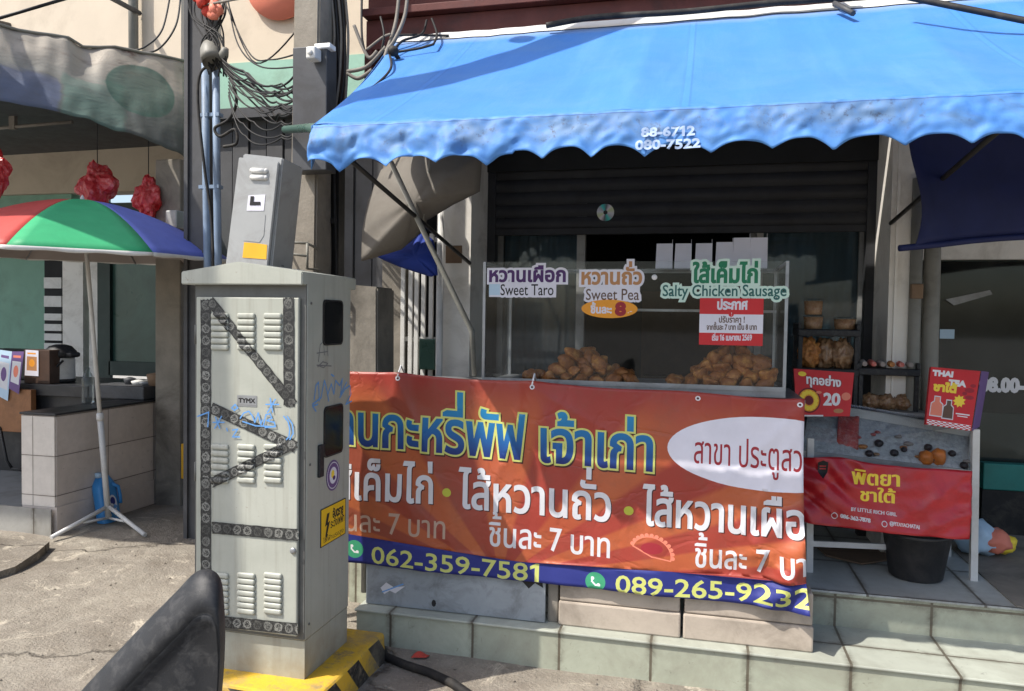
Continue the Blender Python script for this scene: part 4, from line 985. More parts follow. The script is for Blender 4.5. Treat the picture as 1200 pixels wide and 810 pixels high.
# gabled roof, ridge running front to back
ra, rb = onY(212, 331, 2.745), onY(354, 335, 2.745); rx0, rx1 = ra.x, rb.x; rz = (ra.z+rb.z)/2-.002; rm = (rx0+rx1)/2-.01; ryb = 3.235
b = B(); b.prism([(rx0, 2.745, rz), (rx1, 2.745, rz), (rx1, 2.745, rz+.052), (rm, 2.745, rz+.092), (rx0, 2.745, rz+.052)], (0, ryb-2.745, 0))
es = list(b.bm.edges); bmesh.ops.bevel(b.bm, geom=es, offset=.004, segments=2, affect='EDGES'); obj('roof', b, 'cabinet_paint', cb)
# louvre groups and their height field (the tape strips run over them)
SL = []
def ulin(a, c, n): return [a+(c-a)*i/(n-1) for i in range(n)]
for (ya, yb_, n) in ((370, 407, 6), (523, 562, 6), (673, 715, 7)):
    for (xa_, xb_) in ((248, 268.5), (278.5, 299.5), (309.5, 331)):
        b = B()
        for yy in ulin(ya, yb_, n):
            a = onY(xa_, yy, YD); c = onY(xb_, yy+.3, YD); zc = a.z; h2 = .0118
            b.box(a.x, c.x, YD-.011, YD+.004, zc-h2, zc+h2, .0085, 3); SL.append((a.x, c.x, zc, h2))
        obj('louvre', b, 'cabinet_paint', dr)
def th(x, z):
    for (a, c, zc, h2) in SL:
        if a < x < c and abs(z-zc) < h2: return .0112*min(1, (1-abs(z-zc)/h2)*3)*min(1, (x-a)/.006, (c-x)/.006)
    return 0
TN = [0]
def tape(pts, w, nm='tape_strip'):
    b = B(); TN[0] += .0005; lift = .0012+TN[0]; pts = [Vector((uv(*p, YD)[0], 0, uv(*p, YD)[1])) for p in pts]
    for a, c in zip(pts[:-1], pts[1:]):
        d = c-a; L = d.length; d.normalize(); n = Vector((-d.z, 0, d.x))
        def fn(u, v):
            q = a+d*(u*L)+n*((v-.5)*w)+n*(.0022*noise.noise(Vector((u*L*38, a.x*9, v*3)))); 
            q += d*(.006*noise.noise(Vector((v*6, a.z*7, u)))*(1 if u in (0, 1) else 0))
            return Vector((q.x, YD-lift-th(q.x, q.z), q.z))
        b.grid(fn, max(8, int(L/.005)), 12, True, lambda u, v: (u*L/w*1.02, v))
    obj(nm, b, 'lace_tape', cb)
W = .049
tape([(241.5, 351), (241.3, 560), (241.8, 745)], W)
tape([(338.5, 349), (339, 476)], W)
tape([(246, 352), (344, 474)], W*.85)
tape([(248, 478), (347, 524)], W*.95)
tape([(347, 519), (248, 566)], W*.85)
tape([(249, 618), (350, 627)], W*.98)
tape([(249, 727), (350, 737)], W*.98)
for zz_ in (.42, .95, 1.52):
    b = B(); b.tube([(dx0-.004, YD+.006, zz_-.04), (dx0-.004, YD+.006, zz_+.04)], .007, 8); obj('hinge', b, 'cabinet_dark', cb)
b = B(); b.lathe([(0, 0), (.013, 0), (.013, .006), (.006, .008), (0, .008)], (dx1-.016, YD, .66), 16, (0, -1, 0)); obj('lock', b, 'steel', cb)
for zz_ in (.345, 1.0, 1.655):
    b = B(); b.lathe([(0, 0), (.006, 0), (.005, .003), (0, .004)], (X1, Y0+.03, zz_), 10, (1, 0, 0)); obj('rivet', b, 'cabinet_dark', cb)
# nameplate, graffiti
nx0, nz0 = uv(278, 476, YD-.001); nx1, nz1 = uv(301, 464, YD-.001)
panel('name_plate', (nx0, nx1, nz0, nz1), [([rect(nx0, nx1, nz0, nz1)], 0), ([rect(nx0+.004, nx1-.004, nz0+.003, nz0+.008)], 2), (text('TYMX', nx0+.007, nx1-.008, nz0+.016, .017, bold=.0015), 1)], ['steel', 'ink_black', 'ink_grey'], flat(YD-.0015), cb, solid=.001)
def scr(lines, Y, w): return [c for ln in lines for c in stroke([uv(*p, Y) for p in ln], w)]
gl = [[(272, 478), (276, 474), (279, 478), (275, 481), (272, 478)], [(253, 489), (258, 502)], [(260, 488), (252, 502)], [(250, 495), (263, 495)],
      [(282, 490), (286, 484), (292, 482), (296, 487), (299, 495), (303, 484), (306, 497), (308, 492)], [(309, 499), (312, 486), (317, 485), (319, 490), (313, 493), (322, 495), (323, 500), (311, 501)],
      [(317, 467), (320, 483)], [(312, 474), (327, 474)], [(323, 468), (314, 483)], [(333, 488), (338, 494), (340, 503), (339, 512), (336, 515)], [(337, 488), (343, 497), (344, 508), (340, 515)],
      [(273, 504), (279, 503), (273, 512), (281, 512)], [(266, 502), (267, 505)], [(232, 488), (245, 483), (244, 500)], [(285, 494), (300, 499), (322, 500)]]
def gfun(Y):
    return lambda u, v: Vector((u, Y-th(u, v)-.0042, v))
gb = (dx0-.02, dx1+.02, uv(300, 520, YD)[1], uv(300, 460, YD)[1])
panel('graffiti', gb, [([rect(*gb)], None), (scr(gl, YD-.003, .0055), 0)], ['ink_blue'], gfun(YD-.0015), cb, base=None, solid=0)
# right side
def sx(px, py): p = onX(px, py, X1); return (p.y, p.z)
def sfn(d): return lambda u, v: Vector((X1+d, u, v))
for (px0, px1, pa, pb) in ((379, 400, 353, 402), (380, 400, 479, 528)):
    (a, zt_), (c, zb_) = sx(px0, pa), sx(px1, pb); rr_ = .018
    def rrect(u0, u1, v0, v1, r):
        o = []
        for cx_, cy_, a0 in ((u1-r, v0+r, -90), (u1-r, v1-r, 0), (u0+r, v1-r, 90), (u0+r, v0+r, 180)):
            for k in range(5): t_ = R(a0+22.5*k); o.append((cx_+r*math.cos(t_), cy_+r*math.sin(t_)))
        return np.array(o)
    w_ = panel('side_window', (a-.008, c+.008, zb_-.008, zt_+.008), [([rect(a-.008, c+.008, zb_-.008, zt_+.008)], None), ([rrect(a-.007, c+.007, zb_-.007, zt_+.007, .022)], 0), ([rrect(a, c, zb_, zt_, .018)], 1)], ['rubber_black', 'black_glass'], sfn(.005), cb, base=None, solid=.004)
a = sx(372, 522); c = sx(377, 558)
b = B(); b.box(X1, X1+.012, a[0], c[0], c[1], a[1], .003); obj('handle', b, 'black_plastic', cb)
cc = sx(390, 557); r_ = .058
panel('round_sticker', (cc[0]-.09, cc[0]+.09, cc[1]-.09, cc[1]+.09), [([rect(cc[0]-.09, cc[0]+.09, cc[1]-.09, cc[1]+.09)], None), ([ell(cc[0], cc[1], .062, .066)], 0), ([ell(cc[0], cc[1], .055, .058)], 1), ([ell(cc[0], cc[1], .051, .054)], 0), ([ell(cc[0], cc[1], .034, .036)], 2), ([ell(cc[0]-.004, cc[1]+.006, .015, .018)], 3), ([ell(cc[0]+.008, cc[1]-.012, .012, .01)], 4)],
      ['ink_violet', 'ink_pale', 'ink_paper', 'ink_yellow', 'ink_purple'], sfn(.0022), cb, base=None, solid=.001)
ya_, za_ = sx(375, 596); yb_, zb_ = sx(404.5, 627)
q0, q1 = sx(375, 640), sx(404.5, 584)
w0, w1 = q0[0], q1[0]; h0 = (sx(375, 640)[1]+sx(405, 627)[1])/2; h1 = (sx(375, 597)[1]+sx(405, 584)[1])/2
ww, wh = w1-w0, h1-h0
bolt = [(.20, .82), (.12, .50), (.20, .52), (.13, .22), (.16, .24), (.11, .12), (.25, .25), (.21, .27), (.32, .60), (.23, .57), (.30, .82)]
lay = [([rect(w0+.02*ww, w1-.02*ww, h0+.02*wh, h1-.02*wh)], 0), ([ccw([(w0+.04*ww+x*ww, h0+y*wh) for x, y in bolt])], 1),
       (text('อันตราย', w0+.46*ww, w0+.90*ww, h0+.63*wh, .030, bold=.002), 1), (text('ระวังไฟฟ้า', w0+.38*ww, w0+.95*ww, h0+.38*wh, .028, bold=.001), 1), (text('ไฟฟ้าแรงสูง', w0+.1*ww, w0+.92*ww, h0+.08*wh, .016, bold=0), 1)]
panel('warning_sign', (w0, w1, h0, h1), lay, ['yellow_sign', 'ink_black'], sfn(.003), cb, base=1, solid=.0015)
gs = [[(368, 468), (370, 452), (373, 448), (374, 470)], [(366, 474), (376, 466), (378, 455), (380, 446), (383, 458), (385, 470)], [(384, 462), (388, 450), (391, 462), (393, 446), (398, 452), (401, 444), (399, 462), (406, 448)], [(398, 466), (404, 456), (410, 452), (411, 462), (405, 474), (412, 470)], [(370, 482), (366, 476), (372, 474)], [(388, 439), (391, 441)]]
gk = [[(373, 424), (375, 404), (379, 400), (380, 416)], [(371, 414), (384, 412)], [(383, 402), (384, 417)], [(372, 430), (378, 424), (384, 426), (379, 431), (371, 428), (388, 429)]]
def scx(lines, w): return [c for ln in lines for c in stroke([sx(*p) for p in ln], w)]
for lines, ink in ((gs, 'ink_blue'), (gk, 'ink_grey')):
    cs = scx(lines, .0065 if ink == 'ink_blue' else .0045); al = np.concatenate(cs); bx_ = (al[:, 0].min()-.01, al[:, 0].max()+.01, al[:, 1].min()-.01, al[:, 1].max()+.01)
    panel('graffiti', bx_, [([rect(*bx_)], None), (cs, 0)], [ink], sfn(.0012), cb, base=None, solid=0)

# small tilted meter box on its own steel post behind the cabinet
ub_ = thing('meter_box', 'narrow grey metal box tilted above the cabinet roof with an orange sticker on its door', 'meter box', (-2.10, 3.50, 0))
YU = 3.42
p = [onY(264, 312, YU), onY(316.5, 312, YU), onY(329, 184, YU), onY(279.5, 179, YU)]
def pb(q, y): return (q.x*(y/YU), y, (q.z-H)*(y/YU)+H) if False else (q.x, y, q.z)
dwn = (p[0]-p[3]).normalized()*.12
lo = [p[0]+dwn*1.0, p[1]+dwn*1.0]
b = B(); b.hexa([(lo[0].x+.012, YU+.02, lo[0].z), (lo[1].x, YU+.02, lo[1].z), (lo[1].x, YU+.22, lo[1].z), (lo[0].x+.012, YU+.22, lo[0].z), (p[3].x+.012, YU+.02, p[3].z), (p[2].x, YU+.02, p[2].z), (p[2].x, YU+.22, p[2].z-.01), (p[3].x+.012, YU+.22, p[3].z-.01)])
bmesh.ops.bevel(b.bm, geom=b.bm.edges[:], offset=.006, segments=2, affect='EDGES'); obj('body', b, 'box_grey', ub_)
b = B(); b.hexa([(lo[0].x, YU, lo[0].z+.01), (lo[1].x-.012, YU, lo[1].z+.01), (lo[1].x-.012, YU+.018, lo[1].z+.01), (lo[0].x, YU+.018, lo[0].z+.01), (p[3].x, YU, p[3].z-.022), (p[2].x-.012, YU, p[2].z-.024), (p[2].x-.012, YU+.018, p[2].z-.024), (p[3].x, YU+.018, p[3].z-.022)])
bmesh.ops.bevel(b.bm, geom=b.bm.edges[:], offset=.004, segments=2, affect='EDGES'); dd_ = obj('door', b, 'box_grey', ub_)
ud = (p[2]-p[3]).normalized(); vd = (p[3]-p[0]).normalized()
def up_(px, py): return onY(px, py, YU-.002)
def quad(name, pts, mat, par, t=.001):
    b = B(); b.poly(pts); return obj(name, b, mat, par, solid=t)
for py in (200, 208):
    b = B(); a = up_(294, py); c = up_(313, py+.5); b.tube([a+Vector((.008, 0, 0)), c-Vector((.008, 0, 0))], .0135, 10); b.blob(a+Vector((.008, 0, 0)), (.0135,)*3, 0, 1, 2); b.blob(c-Vector((.008, 0, 0)), (.0135,)*3, 0, 1, 2); obj('vent', b, 'white_paint', dd_)
quad('label', [up_(289, 247), up_(309, 247), up_(311, 228), up_(291, 229)], 'ink_paper', dd_)
quad('label_mark', [onY(292.5, 240.5, YU-.0045), onY(305, 240.5, YU-.0045), onY(305, 236.5, YU-.0045), onY(297, 236.5, YU-.0045), onY(297.5, 230, YU-.0045), onY(293.5, 230, YU-.0045)], 'ink_black', dd_)
quad('torn_label', [up_(285, 282), up_(304, 284), up_(309, 276), up_(311, 252), up_(303, 250), up_(297, 254), up_(287, 252)], 'box_grey', dd_)
quad('orange_sticker', [up_(284, 302), up_(312, 304), up_(313, 287), up_(300, 285), up_(286, 284)], 'orange_sticker', dd_)
b = B(); b.tube([(-2.10, YU+.12, 0), (-2.10, YU+.12, 1.86)], .03, 12); b.box(-2.22, -1.98, YU+.03, YU+.21, 1.80, 1.815, .002); obj('post', b, 'pipe_grey', ub_)

# ================================================================ POLES AND WALL STUBS
upl = thing('utility_pole', 'square grey concrete power pole rising behind the tilted metal box', 'utility pole', (-2.17, 4.05, 0))
b = B(); s0 = .09; s1 = .07
b.hexa([(-2.245-s0, 4.0, -.05), (-2.245+s0, 4.0, -.05), (-2.245+s0, 4.2, -.05), (-2.245-s0, 4.2, -.05), (-2.16-s1, 4.02, 8), (-2.16+s1, 4.02, 8), (-2.16+s1, 4.17, 8), (-2.16-s1, 4.17, 8)])
bmesh.ops.bevel(b.bm, geom=b.bm.edges[:], offset=.012, segments=2, affect='EDGES'); obj('shaft', b, 'concrete_pole', upl)
a, c = onY(347, 57, 3.9), onY(390, 200, 3.9)
b = B(); b.box(a.x-.01, c.x-.03, 3.88, 3.998, c.z, a.z, .006); o = obj('box', b, 'dark_grey_metal', upl)
b = B(); q = onY(380, 55, 3.88); b.box(q.x-.05, q.x+.045, 3.86, 3.93, q.z-.012, q.z+.014, .004); obj('white_strip', b, 'white_plain', upl)
b = B(); q = onY(370, 66, 3.86); b.box(q.x-.028, q.x+.028, 3.80, 3.876, q.z-.03, q.z+.035, .008); b.lathe([(0, 0), (.014, 0), (.014, .012), (0, .012)], q+Vector((0, -.06, 0)), 16, (0, -1, 0)); sc_ = obj('security_camera', b, 'white_paint', None); tag(sc_, 'small white security camera fixed to the dark box on the concrete pole', 'camera')
dp = thing('steel_post', 'dark steel channel post between the left shop and the concrete pole, carrying two pipes', 'post', (-3.5, 4.85, 0))
b = B(); b.box(-3.585, -3.435, 4.82, 4.96, -.05, 8); b.box(-3.60, -3.57, 4.80, 4.82, -.05, 8); b.box(-3.45, -3.42, 4.80, 4.82, -.05, 8); obj('channel', b, 'slat_grey', dp)
for px in (240.5, 253): 
    t_ = onY(px, 80, 4.77); m_ = onY(px+1, 200, 4.77); l_ = onY(px+3, 330, 4.77)
    b = B(); b.tube([(t_.x, 4.77, 3.36), (m_.x, 4.77, m_.z), (l_.x, 4.77, l_.z), (l_.x+.01, 4.77, 0)], .026, 12)
    for zz_ in (1.9, 2.5, 3.0): b.box(t_.x-.034, t_.x+.04, 4.745, 4.80, zz_-.012, zz_+.012)
    tag(obj('pipe', b, 'pipe_blue'), 'blue grey plastic pipe strapped to the dark post, '+('left one of the pair' if px < 250 else 'right one of the pair'), 'pipe', 'pipes on the dark post')
b = B(); a = onY(193, 330, 5.72); c = onY(222, 330, 5.72); b.box(a.x, c.x, 5.6, 5.9, -.05, 2.9, .01)
tag(obj('concrete_column', b, 'concrete_wall'), 'rough grey concrete column at the end of the tiled counter wall', 'column')
b = B(); a = onY(213, 520, 5.55); c = onY(229, 562, 5.55); b.box(a.x, c.x, 5.54, 5.58, c.z, a.z, .004)
tag(obj('yellow_board', b, 'orange_sticker'), 'yellow board leaning at the foot of the rough concrete column', 'board')
b = B(); a = onY(408, 332, 4.05); c = onY(446, 332, 4.05)
b.hexa([(a.x-.1, 4.05, -.05), (c.x, 4.05, -.05), (c.x, 4.3, -.05), (a.x-.1, 4.3, -.05), (a.x-.1, 4.05, a.z), (c.x-.02, 4.05, a.z-.02), (c.x-.02, 4.3, a.z-.02), (a.x-.1, 4.3, a.z)])
bmesh.ops.bevel(b.bm, geom=b.bm.edges[:], offset=.01, segments=2, affect='EDGES')
tag(obj('concrete_stub', b, 'concrete_wall'), 'broken off grey concrete stub standing behind the tall cabinet', 'wall')
b = B(); a = onY(381, 200, 4.25); c = onY(400, 200, 4.25); b.box(a.x, c.x, 4.22, 4.30, -.05, 4.5)
tag(obj('iron_post', b, 'black_metal'), 'black iron post beside the concrete pole under the awning corner', 'post')
for i, px in enumerate((378, 385, 391)):
    t_ = onY(px, 150+20*i, 4.19); l_ = onY(px-4+3*i, 420, 4.19); b = B()
    b.tube([(t_.x+.01*i, 4.18, 3.6), t_, (t_+l_)/2+Vector((.012, 0, 0)), l_, (l_.x, 4.19, 0)], .009, 8)
    for s_ in (.3, .6): q = t_.lerp(l_, s_); b.box(q.x-.012, q.x+.012, 4.17, 4.2, q.z-.015, q.z+.015)
    tag(obj('riser_cable', b, ['cable_grey', 'cable_grey', 'cable_black'][i]), ['pale riser cable left of the black iron post', 'pale clipped riser cable on the face of the black iron post', 'black riser cable on the right of the iron post'][i], 'cable', 'riser cables at the iron post')
b = B(); q = onY(350, 292, 4.0)
b.tube([q+Vector((-.06, -.12, .03)), q+Vector((.12, -.12, .02)), q+Vector((.12, 0, 0))], .008, 6); b.tube([q+Vector((-.05, -.12, -.03)), q+Vector((.12, -.12, -.05))], .008, 6); b.tube([q+Vector((-.06, -.12, .03)), q+Vector((-.05, -.12, -.03)), q+Vector((-.05, .0, -.03))], .008, 6); b.tube([q+Vector((.12, -.12, .02)), q+Vector((.12, -.12, -.12)), q+Vector((.12, .02, -.12))], .008, 6)
tag(obj('wire_bracket', b, 'pipe_grey'), 'small pipe bracket on the concrete pole, right of the tilted box', 'bracket')

# metal gate with white bars, white post
gt = thing('white_gate', 'narrow white barred gate between the concrete stub and the shop pillar', 'gate', (-1.85, 4.7, 0))
for px in (473, 482, 489, 497, 506):
    a = onY(px, 300, 4.72); b = B(); b.box(a.x-.014, a.x+.014, 4.71, 4.73, .2, 2.15, .002); obj('bar', b, 'white_paint', gt)
b = B(); a = onY(469, 400, 4.72); c = onY(510, 400, 4.72)
for z in (.3, 1.45, 2.1): b.box(a.x, c.x, 4.732, 4.75, z, z+.03)
obj('rail', b, 'white_paint', gt)
b = B(); a = onY(501, 415, 4.70); b.box(a.x-.05, a.x+.06, 4.67, 4.705, a.z-.1, a.z+.1, .008); obj('letter_box', b, 'green_dark_glass', gt)
b = B(); a = onY(516, 300, 4.5); b.tube([(a.x, 4.5, .0), (a.x, 4.5, 2.3)], .022, 12); tag(obj('white_pole', b, 'white_paint'), 'thin white upright pole in front of the left shop pillar', 'pole')

# big grey parasol, half folded, stowed under the left end of the awning
gp = thing('folded_parasol', 'large grey parasol tipped on its side under the left end of the awning, blue inside', 'umbrella', onY(552, 440, 4.0))
def cl(pts, mat, Y, nm, amp):
    c = sum((Vector((x, y, 0)) for x, y in pts), Vector())/len(pts); b = B(); n = len(pts); rings = []
    for r in range(9):
        ring_ = []
        for k in range(n*6):
            i, f = divmod(k, 6); f /= 6; x = pts[i][0]*(1-f)+pts[(i+1) % n][0]*f; y = pts[i][1]*(1-f)+pts[(i+1) % n][1]*f
            s = r/8; px = c.x+(x-c.x)*s; py = c.y+(y-c.y)*s; d = Y-.22*(1-s*s)*amp+.012*math.sin(k/(n*6)*2*math.pi*7)*s
            ring_.append(b.bm.verts.new(onY(px, py, d)) if r else None)
        if r == 0: c0 = b.bm.verts.new(onY(c.x, c.y, Y-.22*amp)); ring_ = None
        rings.append(ring_)
    N = n*6
    for k in range(N): b.bm.faces.new((c0, rings[1][k], rings[1][(k+1) % N])).smooth = True
    for r in range(1, 8):
        for k in range(N): b.bm.faces.new((rings[r][k], rings[r+1][k], rings[r+1][(k+1) % N], rings[r][(k+1) % N])).smooth = True
    return obj(nm, b, mat, gp, solid=.004)
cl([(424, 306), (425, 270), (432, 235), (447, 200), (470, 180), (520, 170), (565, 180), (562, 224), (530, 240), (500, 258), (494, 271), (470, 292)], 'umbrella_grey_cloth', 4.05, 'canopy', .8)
cl([(440, 300), (470, 290), (495, 272), (508, 282), (513, 322), (505, 324), (470, 313)], 'blue_cloth', 4.25, 'lower_sheet', .3)
b = B(); b.tube([onY(458, 190, 3.72), onY(505, 290, 3.76), onY(553, 388, 3.83), onY(556, 440, 3.9)], .014, 10); obj('pole', b, 'pipe_grey', gp)
b = B(); b.tube([onY(505, 180, 3.9), onY(500, 225, 3.93), onY(494, 272, 4.0)], .007, 6); obj('rib', b, 'pipe_grey', gp)

# ================================================================ LEFT: METAL CANOPY, UMBRELLA, COUNTER WALL
mc = thing('metal_canopy', 'dented grey sheet metal canopy with faded green and blue paint above the umbrella', 'canopy', (-5, 5, 3.6))
TA, TB = onY(216, 72, 5.85), onY(0, 32, 4.65); BA, BB_ = onY(216, 184, 5.55), onY(0, 118, 4.3); BM_ = onY(100, 146, 4.92)
def sh(u, v):
    k = (1-u)/.6; t_ = TA+(TB-TA)*k; bt = BA+(BB_-BA)*k; 
    mid = BA+(BB_-BA)*.5; dz = (BM_.z-mid.z)*max(0, 1-((k-.5)/.5)**2); bt = bt+Vector((0, 0, dz))
    q = bt+(t_-bt)*v; n = Vector((.62, -.45, .5))
    d = .03*noise.noise(Vector((u*9, v*1.6, 1)))+.014*noise.noise(Vector((u*22, v*4, 4)))+.09*math.exp(-((u-.60)/.03)**2)*(v-.2)*.5-.05*math.exp(-((u-.66)/.05)**2)*v
    return q+n*d+Vector((0, 0, .012*noise.noise(Vector((u*14, 3, 2)))*(1-v)))
b = B(); b.grid(sh, 120, 20); obj('sheet', b, 'canopy_sheet', mc, solid=.003)
b = B(); tops = [sh(u/20, 1) for u in range(21)]
b.tube([q+Vector((0, 0, .008)) for q in tops], .012, 8); obj('top_edge', b, 'pipe_grey', mc)
b = B(); C0 = sh(0, 1)
TT = [Vector((q.x-.02, q.y+.03, q.z-.02)) for q in tops[8:]]; NT_ = len(TT)
def rf(u, v):
    if u <= .5: s_ = TT[0]; f_ = Vector((-12, 4.4, 3.5)).lerp(s_, u*2); k_ = Vector((-12, 7.97, 3.55)).lerp(Vector((-6.5, 7.97, 3.62)), u*2)
    else:
        w_ = (u-.5)*2*(NT_-1); i_ = min(NT_-2, int(w_)); f_ = TT[i_].lerp(TT[i_+1], w_-i_); k_ = Vector((-6.5, 7.97, 3.62)).lerp(Vector((-3.6, 7.97, 3.72)), (u-.5)*2)
    return f_.lerp(k_, v)
b.grid(rf, 48, 6, False); obj('roof', b, 'dark_grey_metal', mc, solid=.02)
b = B(); b.box(-6.1, -4.68, 3.02, 3.92, 4.40, 4.46, .004); b.box(-9, -6.11, 2.5, 3.92, 4.40, 4.46, .004); b.tube([(-5.3, 3.5, 4.47), (-6.6, 7.98, 5.2)], .03, 8); b.tube([(-8.5, 3.5, 4.47), (-8.5, 7.98, 5.2)], .03, 8); obj('added_shade_slab', b, 'dark_grey_metal', mc)  # unseen slab with arms, added only to shade the top of the umbrella
b = B(); b.tube([onY(-30, 30, 5.2), onY(82, -3, 5.6)], .014, 8); obj('tie_rod', b, 'black_metal', mc)
b = B(); b.tube([(onY(157, 20, 7.9).x, 7.9, 3.7), (onY(155, 20, 7.9).x, 7.9, 7.5)], .055, 12); tag(obj('wall_pipe', b, 'pipe_grey'), 'grey vertical downpipe on the sunlit cream upper wall at top left', 'pipe')
b = B(); b.tube([(onY(155, 20, 7.9).x+.3, 7.6, 5.6), (onY(155, 20, 7.9).x+.3, 7.4, 8)], .05, 8)

um = thing('market_umbrella', 'red, green and violet beach umbrella standing open beside the tiled wall', 'umbrella', onZ(127, 607, .0))
dc = 5.6; AC = Vector((0, 0, H))+fw*dc+rt*((97-600)/FPX*dc); AC = Vector((AC.x, AC.y, 2.02)); RU = 1.04; AP = .40
ang0 = math.atan2(-AC.y, -AC.x)          # towards the viewer's street side
rib_a = [ang0+R(22.5)+R(45)*k for k in range(8)]
def can(a, s):       # s 0 hub .. 1 rim
    k = (a-rib_a[0])/R(45); f = k-math.floor(k); rr = RU*s*(1-(1-math.cos(R(22.5)))*math.sin(math.pi*f)*1.0*s) if True else 0
    z = AP*(1-s**1.75)-.012*math.sin(math.pi*f)*s*(1-s)*3
    p_ = Vector((math.cos(a)*rr, math.sin(a)*rr, z)); ti = Matrix.Rotation(R(1.6), 4, Vector((-math.sin(ang0), math.cos(ang0), 0)))
    return AC+ti @ p_
COLS = ['red_cloth', 'violet_cloth', 'green_cloth', 'red_cloth', 'violet_cloth', 'green_cloth', 'red_cloth', 'green_cloth']
# panel between rib k-1 and k faces the viewer for k = 0
order = {7: 'green_cloth', 0: 'violet_cloth', 6: 'red_cloth', 1: 'green_cloth', 5: 'violet_cloth', 2: 'red_cloth', 4: 'green_cloth', 3: 'violet_cloth'}
for k in range(8):
    b = B(); b.grid(lambda u, v: can(rib_a[0]+R(45)*(k+u), max(.012, v)), 10, 14); obj('canopy_panel', b, order[k], um, solid=.002)
b = B(); b.grid(lambda u, v: can(rib_a[0]+R(360)*u, max(.012, v))-Vector((0, 0, .008+.004*v)), 96, 12); obj('lining', b, 'lining_cloth', um)
b = B(); b.grid(lambda u, v: can(rib_a[0]+R(360)*u, 1)+Vector((0, 0, .006-.026*v-.004*math.sin(u*130)*v)), 160, 2); obj('hem', b, 'white_paint', um, solid=.0015)
for k in range(8):
    b = B(); b.tube([can(rib_a[k], .04+.96*s/8)-Vector((0, 0, .018)) for s in range(9)], .004, 6); obj('rib', b, 'steel', um)
PB = onZ(127, 607, .05); PT = AC+Vector((0, 0, AP-.01))
b = B(); mid_ = PB.lerp(PT, .33); b.tube([PB, mid_], .021, 14); b.tube([mid_, PT], .015, 14); b.lathe([(.022, 0), (.026, .02), (.026, .05), (.018, .06)], mid_-Vector((0, 0, .03)), 14); b.lathe([(.02, 0), (.012, .03), (.0, .05)], PT, 12); obj('pole', b, 'white_paint', um)
for (px, py) in ((60, 630), (170, 627), (150, 588), (96, 590)):
    e = onZ(px, py, .012); b = B(); b.tube([PB+Vector((0, 0, .09)), e], .016, 8); b.tube([PB+Vector((0, 0, .0)), PB.lerp(e, .45)+Vector((0, 0, .03))], .010, 6); obj('leg', b, 'white_paint', um)

cw = thing('tiled_counter_wall', 'low wall clad in pinkish tiles behind the umbrella stand, carrying a dark worktop', 'wall', (-4.62, 5.2, 0))
b = B(); b.box(-4.80, -4.505, 4.60, 5.85, -.05, .855); b.box(-4.80, -4.495, 4.59, 5.86, -.05, .19); obj('wall', b, 'pink_tile', cw)
b = B(); b.box(-4.80, -4.51, 4.585, 4.599, .191, .853); obj('front_tiles', b, 'pink_tile_front', cw)
b = B(); b.box(-4.82, -4.50, 4.585, 5.88, .856, .872, .004); obj('coping', b, 'counter_black', cw)
b = B(); b.box(-7.2, -5.12, 5.56, 6.4, .87, .97, .006); b.box(-7.1, -5.2, 5.62, 6.3, .17, .87); tag(obj('black_counter', b, 'counter_black'), 'black kitchen counter behind the tiled wall in the left shop', 'counter')
b = B(); a = onY(122, 462, 5.9); c = onY(188, 462, 5.9)
b.box(-5.10, -4.55, 5.55, 5.86, .873, .985, .01); tag(obj('cooker', b, 'dark_grey_metal'), 'flat dark grey cooker on the counter behind the tiled wall', 'cooker')
for i, (px, py, w_, h_) in enumerate(((150, 452, .05, .05), (160, 449, .06, .03), (170, 446, .07, .03), (184, 446, .10, .10))):
    q = onY(px, py, 5.74); b = B(); zb = .985; b.lathe([(w_*.8, 0), (w_, h_*.9), (w_*.95, h_), (w_*.3, h_+.012), (0, h_+.015)], (q.x+.02, 5.74, zb), 18)
    tag(obj('cooking_pot', b, ['dark_grey_metal', 'white_paint', 'steel', 'cardboard'][i]), ['small dark pot at the left of the cooker', 'flat white dish on the cooker', 'low steel pan on the cooker', 'tall tan tub at the right end of the cooker'][i], 'pot', 'pots on the cooker')
b = B(); q = onY(103, 458, 5.2); b.lathe([(.045, 0), (.047, .02), (.044, .10), (.047, .19), (.03, .24), (.016, .26), (.017, .29), (0, .292)], (q.x, 5.2, .872 if q.x > -4.8 else .9), 18)
tag(obj('water_bottle', b, 'bottle_plastic'), 'clear water bottle on the counter, left of the umbrella pole', 'bottle')
# detergent jug at the foot of the wall
q = onZ(129, 600, .0); dj = thing('detergent_jug', 'bright blue detergent jug leaning at the foot of the tiled wall behind the umbrella pole', 'jug', (-4.42, 5.0, 0))
jc = Vector((-4.40, 4.99, 0)); b = B()
def jug(u, v):
    a = u*2*math.pi; z = .34*v; w = .092*(1-.18*max(0, v-.7)/.3); d_ = .055
    if v > .82: w *= 1-.45*(v-.82)/.18; d_ *= 1-.3*(v-.82)/.18
    c_, s_ = math.cos(a), math.sin(a); e = .62
    lx = math.copysign(abs(c_)**e, c_)*d_; ly = math.copysign(abs(s_)**e, s_)*w
    return jc+Vector((lx-.08*v, ly+.02*v, z))
b.grid(jug, 40, 20); b.poly([jug(u/40, 1) for u in range(40)]); obj('body', b, 'detergent_blue', dj)
b = B(); b.tube([jc+Vector((-.02, .045, .28)), jc+Vector((.005, .088, .25)), jc+Vector((.012, .10, .18)), jc+Vector((.03, .086, .12))], .014, 8); obj('handle', b, 'detergent_blue', dj)
b = B(); b.lathe([(.026, 0), (.026, .035), (0, .036)], jc+Vector((-.08, -.02, .335)), 16); obj('cap', b, 'ink_skyblue', dj)
